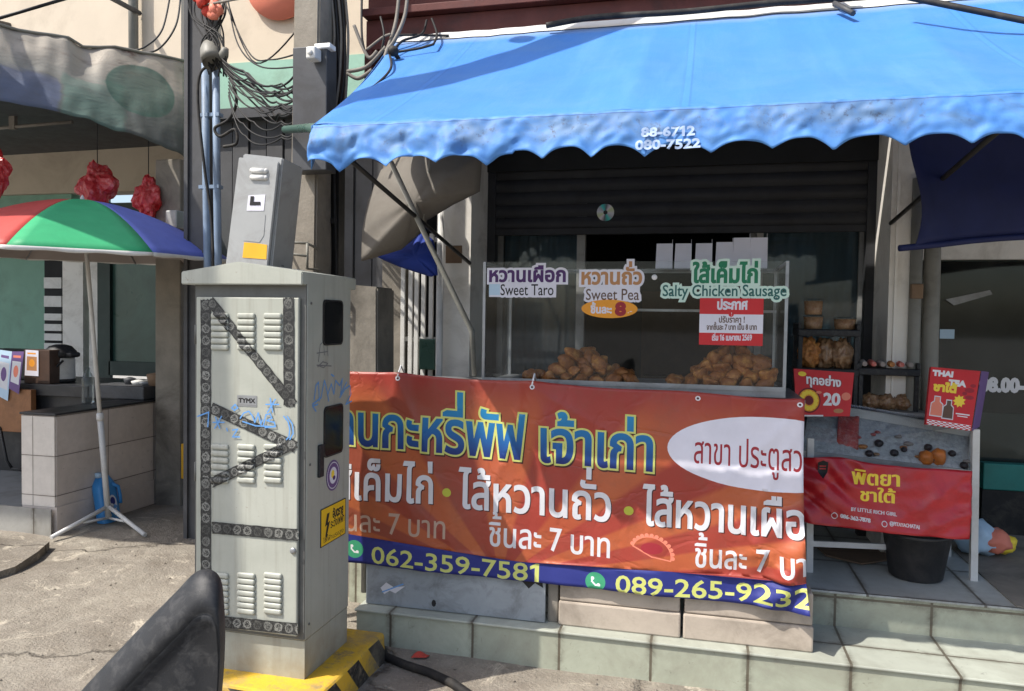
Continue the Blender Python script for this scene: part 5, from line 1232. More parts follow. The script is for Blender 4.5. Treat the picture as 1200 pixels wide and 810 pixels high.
panel('label', (4.94, 5.05, .07, .21), [([rect(4.94, 5.05, .07, .21)], None), ([ell(5.0, .14, .038, .06)], 0), ([ell(5.0, .155, .024, .03)], 1), ([ell(5.005, .11, .028, .015)], 2)], ['ink_pale', 'ink_navy', 'ink_blue'], lambda u, v: Vector((jc.x+.060-.08*(v/.34), u, v)), dj, base=None, solid=.001)

# electric kettle, cabinet, menu cards
kt = thing('thermos_kettle', 'white electric thermos kettle with a black lid on the counter at far left', 'kettle', (-5.55, 5.8, .9))
kc = onY(71, 445, 5.8); kz = .975
b = B(); b.lathe([(.115, 0), (.12, .02), (.118, .20), (.115, .22)], (kc.x, 5.8, kz), 28); obj('body', b, 'white_paint', kt)
b = B(); b.lathe([(.118, .221), (.135, .24), (.13, .28), (.09, .325), (.04, .34), (0, .342)], (kc.x, 5.8, kz), 28); b.box(kc.x+.08, kc.x+.17, 5.74, 5.86, kz+.225, kz+.275, .02); b.tube([Vector((kc.x-.125, 5.70, kz+.20)), Vector((kc.x-.06, 5.67, kz+.12)), Vector((kc.x+.05, 5.67, kz+.12)), Vector((kc.x+.125, 5.70, kz+.2))], .010, 8); obj('lid', b, 'black_plastic', kt)
b = B(); b.lathe([(.117, -.0), (.122, .005), (.121, .03), (.116, .032)], (kc.x, 5.8, kz+.0), 28); obj('base_ring', b, 'black_plastic', kt)
b = B(); a, c = onY(-20, 410, 5.5), onY(36, 410, 5.5)
b.box(a.x, c.x, 5.50, 5.555, onY(10, 506, 5.5).z, onY(10, 456, 5.5).z, .004); tag(obj('wooden_cabinet', b, 'wood'), 'brown wooden board front below the menu cards at the far left edge', 'cabinet')
b = B(); a, c = onY(28, 410, 5.6), onY(58, 410, 5.6); b.box(a.x, c.x, 5.60, 5.76, .971, onY(40, 410, 5.6).z, .004); tag(obj('dark_canister', b, 'dark_wood'), 'dark brown box on the counter left of the thermos kettle', 'box')
b = B(); a, c = onY(-20, 410, 5.85), onY(36, 408, 5.85); b.box(a.x, c.x, 5.82, 6.1, .971, onY(20, 410, 5.85).z, .03); tag(obj('rice_cooker', b, 'black_plastic'), 'black appliance behind the menu cards at the far left', 'appliance')
for i, (pts, bg, fg, lb) in enumerate(((((-6, 462), (9, 470), (14, 412), (0, 410)), 'ink_skyblue', 'ink_violet', 'pale blue menu card, leftmost of the hanging cards'), (((10, 455), (22, 462), (28, 412), (14, 412)), 'ink_violet', 'ink_pink', 'violet edged menu card with a pink picture, in the middle'), (((29, 440), (45, 441), (45, 411), (30, 410)), 'ink_paper', 'ink_orange', 'white menu card with an orange picture on the dark box'))):
    Yc = 5.485-.01*i if i < 2 else 5.595
    P4 = [onY(*p_, Yc) for p_ in pts]
    fn = lambda u, v, P4=P4: (P4[0]*(1-u)+P4[1]*u)*(1-v)+(P4[3]*(1-u)+P4[2]*u)*v
    o = panel('menu_card', (0, 1, 0, 1), [([rect(.12, .88, .2, .75)], 1), ([ell(.5, .5, .22, .15)], 2), ([rect(.15, .8, .84, .9)], 2)], [bg, 'ink_pale' if i != 2 else 'ink_tan', fg], fn, None, solid=.002); tag(o, lb, 'card', 'menu cards of the left shop')
b = B(); a, c = onY(-20, 560, 6.3), onY(26, 560, 6.3); b.tube([onY(0, 500, 5.5), onY(8, 540, 5.5), onY(14, 549, 5.5)], .012, 8); b.tube([onY(14, 549, 5.5), onY(30, 551, 5.5)], .012, 8); b.tube([onY(-30, 500, 5.5), onY(-30, 549, 5.5)], .012, 8); b.tube([onY(-30, 503, 5.5), onY(2, 503, 5.5)], .012, 8); tag(obj('chair_frame', b, 'black_metal'), 'black tube frame of a stool below the wooden board at far left', 'stool')
# red plastic bags
def crumple(name, c, rad, seed, lab, grp=None, mat='bag_red_plastic'):
    bm = bmesh.new(); bmesh.ops.create_icosphere(bm, subdivisions=4, radius=1)
    for v in bm.verts:
        d = v.co.normalized(); k = 1+.55*noise.noise(d*1.4+Vector((seed, 0, 0)))-.30*abs(noise.noise(d*2.6+Vector((0, seed, 0))))+.06*noise.noise(d*8+Vector((seed, seed, 0)))
        t_ = (d.z+1)/2; k *= 1.12-.55*t_**2+.35*max(0, t_-.85)/.15-.05*abs(math.sin(math.atan2(d.y, d.x)*7+d.z*3))
        v.co = Vector((d.x*rad[0], d.y*rad[1], d.z*rad[2]))*k
    b = B(); b.bm.free(); b.bm = bm; bmesh.ops.translate(bm, vec=Vector(c), verts=bm.verts[:]); top = Vector(c)+Vector((0, 0, rad[2]*.7))
    o = obj(name, b, mat); tag(o, lab, 'plastic bag', grp); b2 = B(); b2.tube([top-Vector((0, 0, .06)), Vector((top.x, top.y, 3.62))], .004, 5); h = obj('string', b2, 'cable_black', o); return o
crumple('plastic_bag', onY(114, 212, 5.6), (.19, .16, .21), 2.3, 'larger crumpled red plastic bag hanging above the green panel of the umbrella', 'red bags hanging in the left shop')
crumple('plastic_bag', onY(174, 229, 5.6), (.125, .12, .17), 7.7, 'smaller crumpled red plastic bag hanging above the violet panel of the umbrella', 'red bags hanging in the left shop')
crumple('plastic_bag', onY(-5, 198, 5.0), (.10, .10, .17), 4.1, 'red plastic bag cut off by the left edge of the photo', 'red bags hanging in the left shop')
# meter and cable coil on the wall behind the umbrella tip
q = onY(205, 258, 5.5); b = B(); b.box(q.x-.055, q.x+.055, 5.45, 5.59, q.z-.075, q.z+.075, .012); tag(obj('electric_meter', b, 'box_grey'), 'small grey meter box on the concrete column above the umbrella tip', 'meter')
q = onY(223, 265, 5.42); b = B()
for r_, dz in ((.09, 0), (.075, .01), (.10, -.01)): b.tube([q+Vector((r_*.8*math.cos(t_), .01*math.sin(3*t_), r_*1.3*math.sin(t_)+dz)) for t_ in np.linspace(-1.5, 2.2, 18)], .014, 7)
tag(obj('cable_coil', b, 'rubber_black'), 'black cable coil hanging right of the grey meter box', 'cable')

# hooded lamp, ribbons and cables on the posts
q = onY(247, 62, 4.7); b = B()
b.lathe([(.03, -.06), (.058, -.065), (.062, -.10), (.07, -.04), (.068, .02), (.05, .075), (.02, .10), (0, .102)], q, 20, (-.35, .35, .85)); b.lathe([(.03, -.06), (.034, 0), (.02, .05), (0, .052)], q+Vector((.10, 0, -.02)), 16, (.5, -.3, .6))
tag(obj('cable_hood', b, 'pipe_grey'), 'grey weather hood where the cables enter the pipes on the dark post', 'hood')
rn = random.Random(5)
for i, (px, py, m_, lb) in enumerate(((237, 4, 'paper_red', 'red ribbon knotted round the cables at the top of the dark post'), (252, 8, 'ink_pink', 'pink ribbon tied round the cables beside the red one'))):
    q = onY(px, py, 4.65); b = B()
    for k in range(5): b.blob(q+Vector((rn.uniform(-.05, .05), rn.uniform(-.03, .03), rn.uniform(-.06, .06))), (.035, .03, .04), .5, 3, 2, k+i*7)
    tag(obj('ribbon', b, m_), lb, 'ribbon')
def cable(pts, r, mat, lab, grp, sag=0.0):
    pts = [onY(*p_) if not isinstance(p_, Vector) else p_ for p_ in pts]; out = []
    P_ = [pts[0]]+pts+[pts[-1]]
    for i in range(1, len(P_)-2):
        for k in range(10):
            t_ = k/10; a, b_, c_, d_ = P_[i-1], P_[i], P_[i+1], P_[i+2]
            q = .5*((2*b_)+(c_-a)*t_+(2*a-5*b_+4*c_-d_)*t_*t_+(3*b_-a-3*c_+d_)*t_**3); q = q-Vector((0, 0, sag*4*t_*(1-t_))); out.append(q)
    out.append(pts[-1]); b = B(); b.tube(out, r, 6); o = obj('cable', b, mat); tag(o, lab, 'cable', grp); return o
g1 = 'cables looping in front of the mint wall'; l1 = 'thin black cable fanning across the mint wall from the hood to the concrete pole'
for k in range(11):
    yk = 62+6*k; cable([(258, 66+k, 4.7), (285+3*k, 78+5.5*k+rn.uniform(-5, 5), 4.5), (318+k, 96+3.5*k+rn.uniform(-5, 6), 4.3), (346, 92+4.5*k+rn.uniform(-10, 8), 4.02)], .0065, 'cable_black', l1, g1, .02)
for k, (pa, pb_, pc_) in enumerate((((258, -10), (292, 62), (318, 70)), ((262, -12), (300, 74), (366, 12)), ((266, -8), (278, 50), (305, 78)))):
    cable([(*pa, 4.7), (*pb_, 4.5), (*pc_, 4.2), (*((364, -5) if k == 1 else (352, 62+8*k)), 4.02)], .005, 'cable_black', ['thin cable dropping in a loop over the cream wall below the pink disc', 'long cable swinging up to the concrete pole beside the pink disc', 'thin cable hanging nearest the dark post over the cream wall'][k], 'loops over the cream wall')
cable([(262, 70, 4.72), (272, 95, 4.7), (277, 120, 4.7), (268, 140, 4.7), (252, 150, 4.7), (258, 160, 4.7), (275, 152, 4.7), (277, 168, 4.7), (262, 172, 4.7)], .011, 'rubber_black', 'thick black cable curling down the pipes of the dark post', 'thick cables at the dark post')
cable([(256, 75, 4.72), (236, 84, 4.7), (232, 120, 4.7), (240, 200, 4.7), (248, 260, 4.7), (250, 330, 4.7)], .010, 'rubber_black', 'thick black cable running down the left side of the pipes', 'thick cables at the dark post')
cable([(200, -8, 6.4), (190, 35, 6.2), (170, 55, 6.0), (150, 60, 5.95)], .008, 'cable_black', 'black cable hanging from above over the corner of the dented canopy, outer loop', 'loops above the canopy')
cable([(212, -8, 6.2), (206, 30, 6.0), (185, 58, 5.9), (158, 62, 5.95)], .008, 'cable_black', 'black cable hanging from above over the corner of the dented canopy, inner loop', 'loops above the canopy')
cable([(240, 6, 4.7), (290, -3, 4.3), (330, -6, 4.1)], .008, 'cable_grey', 'pale cable crossing from the ribbons towards the concrete pole', 'loops over the cream wall')
rc_n = random.Random(17)
for k in range(12):
    x_ = rc_n.uniform(222, 266); cable([(x_+rc_n.uniform(-8, 8), -12, 4.72), (x_+rc_n.uniform(-6, 6), 20, 4.70), (248+rc_n.uniform(-12, 14), 50+rc_n.uniform(-8, 10), 4.68), (252+rc_n.uniform(-8, 14), 78+rc_n.uniform(-4, 14), 4.70)], .006, 'cable_black', 'thin black cable bunched above the grey hood on the dark post', 'cables bunched above the hood')
for k in range(8):
    ya_ = 96+9*k; cable([(268, 84+4*k, 4.68), (292+rc_n.uniform(-8, 8), ya_+rc_n.uniform(-6, 6), 4.5), (330, ya_+6+rc_n.uniform(-8, 8), 4.2), (350, 108+6*k, 4.0)], .005, 'cable_black', 'lower slack cable drooping across the mint wall towards the dark box', 'slack cables under the fan', .03)
for k in range(5):
    x_ = 392+4*k; cable([(x_-4, -10, 4.16), (x_, 40, 4.16), (x_+rc_n.uniform(-6, 4), 90, 4.14), (x_-8+rc_n.uniform(-4, 4), 135, 4.12)], .008, ['cable_grey', 'cable_black'][k % 2], ['pale cable clipped along the concrete pole edge, leftmost of five', 'black cable beside the leftmost pale one on the pole edge', 'pale cable in the middle of the five on the pole edge', 'black cable right of the middle one on the pole edge', 'pale cable nearest the brown beam on the pole edge'][k], 'cables down the pole edge')
# tangle at the awning corner
g2 = 'cable tangle at the awning corner'
tang = [[(468, -10, 4.2), (464, 25, 4.15), (455, 55, 4.1), (440, 90, 4.0), (404, 130, 3.8)], [(478, -10, 4.2), (474, 20, 4.15), (462, 48, 4.1), (452, 60, 4.1)], [(415, 30, 4.1), (425, 55, 4.1), (433, 68, 4.1), (442, 60, 4.1)], [(407, 84, 4.1), (430, 78, 4.1), (452, 55, 4.1)], [(407, 86, 4.1), (420, 92, 4.1), (436, 82, 4.1)], [(430, 58, 4.1), (448, 44, 4.1), (458, 40, 4.1)], [(424, -5, 4.15), (424, 40, 4.1), (428, 62, 4.1)], [(446, 20, 4.15), (450, 40, 4.1), (447, 60, 4.1)], [(456, 42, 4.2), (480, 41, 4.24), (526, 42, 4.28)], [(458, 62, 4.0), (490, 57, 4.02), (508, 52, 4.05)], [(456, 62, 4.0), (458, 80, 3.7), (440, 100, 3.5), (414, 118, 3.3), (400, 140, 3.05), (392, 180, 2.85)], [(508, 52, 4.05), (512, 40, 4.2), (506, 22, 4.35)], [(460, 60, 4.0), (472, 48, 4.1), (494, 40, 4.2), (500, 24, 4.35)]]
tl = ['pale cable falling from the beam along the left edge of the awning', 'second pale cable falling from the beam into the tangle', 'pale stiff cable end sloping into the tangle from the pole', 'pale tie line from the pole to the tangle, upper one', 'pale tie line from the pole to the tangle, lower one', 'short crossing wire at the heart of the tangle', 'thin upright wire before the brown beam, left of the tangle', 'short thin wire dropping into the tangle', 'dark bundle of wires lying along the top left edge of the awning', 'single wire reaching right over the awning from the black knob', 'black wire running down the left edge of the awning canvas', 'loose wire climbing to the brown beam from the awning', 'looped wire climbing to the brown beam above the awning corner']
for i, pts in enumerate(tang): cable(pts, .011 if i < 5 else .007, 'cable_grey' if i < 6 else 'cable_black', tl[i], g2)
b = B(); b.blob(onY(461, 60, 3.95), (.03, .03, .028), .15, 3, 3); b.tube([onY(461, 60, 3.95), onY(461, 60, 3.95)+Vector((.02, .1, -.05))], .012, 8); tag(obj('cable_joint', b, 'rubber_black'), 'round black cable joint at the top left corner of the awning', 'joint')
cable([(640, 30, 4.22), (700, 20, 4.23), (800, 14, 4.24), (900, 4, 4.25), (1005, -3, 4.26)], .016, 'rubber_black', 'thick black cable lying along the top of the awning under the brown beam', 'cables above the awning')
cable([(1060, -4, 3.9), (1120, 8, 3.8), (1200, 24, 3.7), (1300, 44, 3.55)], .014, 'rubber_black', 'black cable sagging across the top right of the awning', 'cables above the awning')
b = B(); b.box(onY(976, 6, 4.2).x, onY(976, 6, 4.2).x+.03, 4.16, 4.3, 3.27, 3.36, .003); b.tube([onY(978, 4, 4.2), onY(1000, 16, 4.05)], .014, 6); tag(obj('cable_hook', b, 'dark_grey_metal'), 'small steel hook holding the black cable above the awning', 'hook')
b = B(); b.tube([onY(334, 152, 3.85), onY(362, 150, 3.5), onY(372, 152, 3.3), onY(392, 150, 3.0)], [.02, .022, .03, .022], 12); tag(obj('furled_cloth', b, 'green_dark_glass'), 'rolled green cloth bar reaching from the concrete pole to the awning corner', 'cloth')
# cable bundle high over the street from pole to pole (out of the picture; it throws the dark band on the awning)
k_ = 1.35
b = B()
for i in range(9):
    o_ = Vector((.085*(i % 3)*.7, -.085*(i % 3)*.7, .06*(i//3)))
    b.tube([Vector((-9.0, -3.45, 5.6)).lerp(Vector((-.85, 4.27, 5.2)), s_)+o_+Vector((0, 0, -.9*s_*(1-s_)*max(0, 1-s_*1.35)-.02*math.sin(i*2+s_*20))) for s_ in np.linspace(0, 1, 40)], .046, 6)
for s_ in (.84, .905, .93, .965):
    q = Vector((-9.0, -3.45, 5.6)).lerp(Vector((-.85, 4.27, 5.2)), s_); b.blob(q+Vector((-.10, .10, .10)), (.07, .07, .05), .2, 2, 3, int(s_*100))
tag(obj('cable_bundle', b, 'rubber_black'), 'thick bundle of black telephone cables strung high over the street to the shophouse', 'cable bundle')

# ================================================================ RIGHT: SNACK TABLES
dt = thing('display_stand', 'white framed chilled display stand with a sloping glass front, hung with a red cloth', 'display stand', (.97, 4.3, .33))
LT, LB = onY(951, 500, 4.17), Vector((.578, 4.17, .33)); RT, RB = onY(1143, 503, 4.26), Vector((1.365, 4.265, .33))
LT = Vector((.565, 4.17, 1.02))
for a, c in ((LB, LT), (RB, RT), (LB+Vector((0, .42, 0)), LT+Vector((0, .42, .1))), (RB+Vector((0, .42, 0)), RT+Vector((0, .42, .0)))):
    b = B(); d_ = .016; b.hexa([(a.x-d_, a.y-d_, a.z), (a.x+d_, a.y-d_, a.z), (a.x+d_, a.y+d_, a.z), (a.x-d_, a.y+d_, a.z), (c.x-d_, c.y-d_, c.z), (c.x+d_, c.y-d_, c.z), (c.x+d_, c.y+d_, c.z), (c.x-d_, c.y+d_, c.z)]); obj('leg', b, 'white_paint', dt)
F0, F1 = onY(940, 528, 4.165), onY(1142, 552, 4.25); K0, K1 = onY(950, 470, 4.42), onY(1143, 503, 4.40)
def bar(a, c, h_, d_, nm='rail', mat='white_paint'):
    b = B(); b.hexa([(a.x, a.y, a.z-h_), (c.x, c.y, c.z-h_), (c.x, c.y+d_, c.z-h_), (a.x, a.y+d_, a.z-h_), (a.x, a.y, a.z), (c.x, c.y, c.z), (c.x, c.y+d_, c.z), (a.x, a.y+d_, a.z)]); return obj(nm, b, mat, dt)
bar(F0, F1, .035, .02, mat='steel'); bar(K0, K1, .045, .03); bar(onY(945, 634, 4.19), onY(1062, 639, 4.25), .028, .02)
bar(F1+Vector((-.02, .02, 0)), K1+Vector((-.02, 0, 0)), .03, .02)
def tray(u, v): 
    q = (F0*(1-u)+F1*u)*(1-v)+(K0*(1-u)+K1*u)*v; return q+Vector((0, .03, -.02))
b = B(); b.grid(lambda u, v: tray(u, v)+Vector((0, 0, .012*noise.noise(Vector((u*26, v*9, 0))))), 90, 24); obj('ice_bed', b, 'ice', dt)
b = B(); b.hexa([tray(0, 0)+Vector((0, 0, -.12)), tray(1, 0)+Vector((0, 0, -.12)), tray(1, 1)+Vector((0, .1, -.3)), tray(0, 1)+Vector((0, .1, -.3)), tray(0, 0)+Vector((0, 0, -.02)), tray(1, 0)+Vector((0, 0, -.02)), tray(1, 1)+Vector((0, .1, -.02)), tray(0, 1)+Vector((0, .1, -.02))]); obj('tray', b, 'steel', dt)
b = B(); b.poly([F0+Vector((0, .004, .02)), F1+Vector((0, .004, .02)), K1+Vector((0, 0, .02)), K0+Vector((0, 0, .02))]); obj('glass_cover', b, 'case_glass', dt, solid=.004)
# things lying on the ice
for i, (u, v, r_) in enumerate(((.40, .12, .020), (.45, .36, .022), (.545, .2, .021), (.60, .30, .016), (.95, .12, .020), (.74, .42, .020), (.88, .36, .019))):
    b = B(); b.blob(tray(u, v)+Vector((0, -.004, .012)), (r_, r_, r_*.9), .12, 3, 3, i); tag(obj('dark_fruit', b, 'fruit_dark'), 'small dark round fruit lying on the ice of the display stand', 'fruit', 'dark fruits on the ice')
rp = random.Random(8)
for i in range(12):
    u, v = rp.uniform(.28, .97), rp.uniform(.12, .62); b = B(); q_ = tray(u, v)+Vector((0, -.002, .010)); w_ = rp.uniform(.014, .024); b.blob(q_, (w_, w_*.8, w_*.55), .3, 2, 2, i+40)
    tag(obj('snack_piece', b, ['pouch_red', 'bag_clear', 'lining_cloth', 'snack_brown'][i % 4]), 'small wrapped snack scattered among the dark fruits on the ice', 'snack', 'small wrapped snacks on the ice')
for i, (u, v, r_) in enumerate(((.73, .16, .034), (.80, .22, .038))):
    b = B(); b.blob(tray(u, v)+Vector((0, -.005, .016)), (r_, r_*.9, r_*1.2), .2, 2, 3, i+9); tag(obj('orange_snack', b, 'fruit_orange'), ['smaller orange snack pack on the ice, left of its pair', 'larger orange snack pack on the ice, right of its pair'][i], 'snack', 'orange packs on the ice')
b = B(); q = onY(993, 508, 4.28); b.grid(lambda u, v: q+Vector(((u-.5)*.105+.02*v, .10*v-.01-.018*math.sin(math.pi*u)*math.sin(math.pi*v), (v-.5)*.16+.006*noise.noise(Vector((u*5, v*5, 0))))), 14, 14); tag(obj('snack_pouch', b, 'pouch_red', None, solid=.012), 'clear pouch of red snacks at the left end of the chilled display', 'pouch')

# red cloth with yellow lettering
YC = 4.07
def cinv(px, py): return np.array(uv(px, py, YC))
c00, c10, c11, c01 = cinv(925, 608), cinv(1131, 631), cinv(1141, 553), cinv(925, 540)
A_, Bx = c00[0], c11[0]
def cb_(x): return c00[1]+(x-c00[0])/(c10[0]-c00[0])*(c10[1]-c00[1])
def ct_(x): return c01[1]+(x-c01[0])/(c11[0]-c01[0])*(c11[1]-c01[1])+.028*math.exp(-((x-.66)/.16)**2)
CT, CB = 1.0, 0.0
def cmap(u, v):
    x = A_+(Bx-A_)*u; s = v; z = cb_(x)+(ct_(x)-cb_(x))*s-.012*math.sin(math.pi*u)*(1-s)
    y = YC-.018*(1-s)+.02*s+.024*noise.noise(Vector((x*4, s*1.6, 1)))+.024*math.sin((x*1.2+s*.5)*24+2*noise.noise(Vector((x*6, s*3, 0))))*(max(0, .5-u)/.5)+.012*noise.noise(Vector((x*11, s*5, 3)))+.010*math.sin((x-s*.7)*30)*max(0, u-.6)
    for (au, as_, bu, bs_, am, wd) in ((.02, .95, .35, .3, .02, .03), (.0, .6, .3, .1, .022, .03), (.05, .2, .3, .75, -.018, .025), (.98, .95, .7, .3, .016, .03), (1.0, .4, .75, .05, .016, .03), (.4, .98, .5, .5, .012, .03), (.6, .95, .55, .2, -.012, .03)):
        du_, ds_ = bu-au, bs_-as_; tt = max(0, min(1, ((u-au)*du_+(s-as_)*ds_)/(du_*du_+ds_*ds_))); dd_ = math.hypot(u-au-tt*du_, s-as_-tt*ds_); y -= am*math.exp(-dd_/wd)*math.sin(math.pi*(.12+.76*tt))
    return Vector((x-.01*(1-s)*u, y, z))
def ci(px, py):
    x, z = cinv(px, py); return np.array(((x-A_)/(Bx-A_), (z-cb_(x))/(ct_(x)-cb_(x))))
def CTX(s, a, c, h, bold=0.0):
    P0, P1 = ci(*a), ci(*c); hh = ci(a[0], a[1]-h)[1]-P0[1]; return text(s, P0[0], P1[0], P0[1], hh, P1[1], bold)
lg = ci(965, 550)
shield = [(lg[0]-.03, lg[1]+.1), (lg[0], lg[1]+.13), (lg[0]+.03, lg[1]+.1), (lg[0]+.027, lg[1]-.05), (lg[0], lg[1]-.14), (lg[0]-.027, lg[1]-.05)]
lay = [([ccw(shield)], 2), ([rect(lg[0]-.018, lg[0]+.018, lg[1]+.03, lg[1]+.05)], 0), ([rect(lg[0]-.018, lg[0]+.018, lg[1]-.01, lg[1]+.01)], 0), (CTX('พิตยา', (999, 566), (1057, 570), 13, bold=.004), 1), (CTX('ชาใต้', (1008, 585), (1051, 589), 11, bold=.004), 1),
       (CTX('BY LITTLE RICH GIRL', (997, 596), (1052, 603), 4, bold=.001), 3), (CTX('086-362-7878', (985, 604), (1021, 610), 4.5, bold=.002), 3), (CTX('@PITAYACHATAI', (1043, 612), (1079, 618), 4, bold=.001), 3),
       ([ell(*ci(978, 602), .018, .05, 20), ell(*ci(978, 602), .014, .038, 20)[::-1]], 3), ([ell(*ci(1037, 611), .016, .046, 20), ell(*ci(1037, 611), .012, .034, 20)[::-1]], 3)]
o = panel('red_cloth', (0, 1, 0, 1), lay, ['shiny_red_cloth', 'ink_yellow', 'ink_black', 'ink_pale'], cmap, None, cells=(70, 26), solid=.002, smooth=True)
tag(o, 'shiny red cloth with yellow Thai lettering hung across the front of the display stand', 'cloth')
# boards on the stand
def board4(name, lab, pts, Ys, layers, mats, th_=.02, cat='sign'):
    P4 = [onY(*p_, y_) for p_, y_ in zip(pts, Ys)]
    fn = lambda u, v: (P4[0]*(1-u)+P4[1]*u)*(1-v)+(P4[3]*(1-u)+P4[2]*u)*v
    o = panel(name, (0, 1, 0, 1), layers, mats, fn, None, solid=th_); tag(o, lab, cat); return o
pet = [c for k in range(14) for c in [ell(.24+.13*math.cos(k*.449), .34+.17*math.sin(k*.449), .04, .05, 10)]]
lay = [([ell(.24, .34, .21, .27)], 2), ([ell(.24, .34, .185, .235)], 3), (pet, 4), ([ell(.24, .34, .08, .10)], 2),
       (grow(text('ทุกอย่าง', .20, .80, .70, .15, .66), .02), 5), (text('ทุกอย่าง', .20, .80, .70, .15, .66, bold=.008), 1), (text('20', .50, .80, .25, .26, bold=.014), 1),
       ([ell(.14, .90, .07, .05)], 4), ([ell(.9, .45, .08, .09)], 6), ([ell(.78, .12, .09, .05)], 7), ([ell(.42, .52, .05, .03)], 6), ([rect(0, .5, 0, .03)], 1)]
board4('price_board', 'red picture board with a white number 20 and a ring of fried snacks', ((934, 488), (996, 488), (1001, 437), (930, 432)), (4.2, 4.2, 4.24, 4.24), lay, ['ink_red', 'ink_white', 'ink_maroon', 'ink_orange', 'ink_yellow', 'ink_darkred', 'ink_pink', 'ink_tan'])
chk = [rect(.0+.0625*i, .0625*(i+1), .02*(i % 2), .02*(i % 2)+.02) for i in range(16)]+[rect(.0625*i, .0625*(i+1), .04+.02*(i % 2), .06+.02*(i % 2)) for i in range(16)]
bot = lambda x, y, w, h: [ccw([(x-w, y), (x+w, y), (x+w*.9, y+h*.62), (x+w*.4, y+h*.75), (x+w*.4, y+h), (x-w*.4, y+h), (x-w*.4, y+h*.75), (x-w*.9, y+h*.62)])]
star = ccw([(.66+(.14 if k % 2 else .09)*math.cos(k*math.pi/9)*1.0, .46+(.11 if k % 2 else .075)*math.sin(k*math.pi/9)) for k in range(18)])
lay = [([rect(.02, .98, 0, .085)], 1), (chk, 0), (text('THAI', .05, .47, .86, .085, bold=.012), 1), (text('TEA', .40, .74, .715, .09, bold=.012), 1), (text('ชาใต้', .09, .58, .60, .10, bold=.015), 2),
       (grow(bot(.20, .17, .13, .32), .018), 5), (bot(.20, .17, .13, .32), 3), (grow(bot(.45, .15, .11, .30), .018), 5), (bot(.45, .15, .11, .30), 4), ([star], 2), ([ell(.84, .66, .10, .04), ell(.86, .54, .09, .035), ell(.75, .60, .05, .03), ell(.9, .74, .06, .03)], 6), ([rect(.62, .92, .24, .26), rect(.66, .88, .205, .22)], 1)]
tb = board4('tea_board', 'red tea advertisement board with two bottles, standing on the right end of the display', ((1085, 497), (1138, 505), (1149, 435), (1091, 430)), (4.20, 4.20, 4.26, 4.26), lay, ['ink_red', 'ink_white', 'ink_yellow', 'ink_pink', 'ink_brown', 'ink_pale', 'ink_darkred'], .03)
P4 = [onY(1139, 505, 4.23), onY(1150, 435, 4.29), onY(1158, 436, 4.34), onY(1147, 500, 4.30)]
b = B(); b.prism(P4, (.004, 0, 0)); obj('side_panel', b, 'ink_violet', tb)

# back table, racks, jars, snacks
bt = thing('folding_table', 'grey folding table behind the display stand, carrying the black racks', 'table', (.8, 4.75, .33))
b = B(); b.box(.48, 1.2, 4.46, 4.95, 1.115, 1.14, .004); obj('tabletop', b, 'frame_grey', bt)
for x, y in ((.52, 4.5), (1.16, 4.5), (.52, 4.91), (1.16, 4.91)):
    b = B(); b.tube([(x, y, .33), (x, y, 1.115)], .014, 8); obj('leg', b, 'frame_grey', bt)
YR = 4.52
def rack(name, lab, px0, px1, tops, zb, Yd):
    a, c = onY(px0, 430, YR).x, onY(px1, 430, YR).x; t_ = thing(name, lab, 'rack', ((a+c)/2, YR+.1, zb)); zt_ = tops[0]
    for x in (a, c-.022):
        for y in (YR, YR+Yd-.022):
            b = B(); b.box(x, x+.022, y, y+.022, zb, zt_-.045, .003); obj('post', b, 'black_plastic', t_)
    for z in tops:
        b = B(); b.box(a-.004, c+.004, YR-.004, YR+Yd+.004, z-.044, z-.006, .006); b.box(a-.004, a+.014, YR-.004, YR+Yd+.004, z-.006, z+.028, .004); b.box(c-.014, c+.004, YR-.004, YR+Yd+.004, z-.006, z+.028, .004); obj('shelf', b, 'black_plastic', t_)
    return a, c
zr1 = onY(970, 385, YR).z; zr2 = onY(970, 431, YR).z
ra_, rc_ = rack('snack_rack', 'two tier black plastic rack holding bags of fried snacks behind the red price board', 935, 1006, (zr1, zr2), 1.141, .25)
zr3 = onY(1045, 431, YR).z
rd_, re_ = rack('snack_shelf', 'lower black plastic rack right of the two tier one, with wrapped rolls along its top', 1007, 1078, (zr3,), 1.141, .25)
def bagc(name, x, y, z, rad, seed, mat, lab, grp, cat):
    b = B(); b.blob((x, y, z+rad[2]*.86), rad, .35, 3.2, 4, seed)
    for v in b.bm.verts: v.co.z = max(v.co.z, z)
    tag(obj(name, b, mat), lab, cat, grp)
for i, x in enumerate(np.linspace(ra_+.07, rc_-.075, 3)):
    bagc('snack_bag', x, YR+.09+.02*(i % 2), zr2-.006, (.058, .06, .088), i*3+1, 'bag_clear' if i != 0 else 'snack_brown', ['darker bag of fried snacks at the left of the rack shelf', 'middle clear bag of fried snacks on the rack shelf', 'right clear bag of fried snacks on the rack shelf'][i], 'snack bags in the black rack', 'snack bag')
def jar(px, py, r_, h_, lab, z):
    q = onY(px, py, YR+.08); t_ = thing('snack_jar', lab, 'jar', (q.x, YR+.08, z), 'snack jars on the rack')
    b = B(); b.lathe([(r_*.86, .001), (r_*.9, .004), (r_, h_*.9), (0, h_*.93)], (q.x, YR+.08, z), 22); obj('jar', b, 'bag_clear', t_)
    b = B(); b.lathe([(r_*1.05, h_*.90), (r_*1.07, h_*.93), (r_*1.05, h_), (r_*.9, h_+.004), (0, h_+.004)], (q.x, YR+.08, z), 22); obj('lid', b, 'bottle_plastic', t_)
jar(953, 380, .052, .075, 'lower of the two stacked clear snack tubs on the rack', zr1-.005); jar(953, 365, .050, .085, 'upper of the two stacked clear snack tubs on the rack', zr1+.075); jar(990, 380, .058, .065, 'single clear snack tub at the right end of the rack top', zr1-.005)
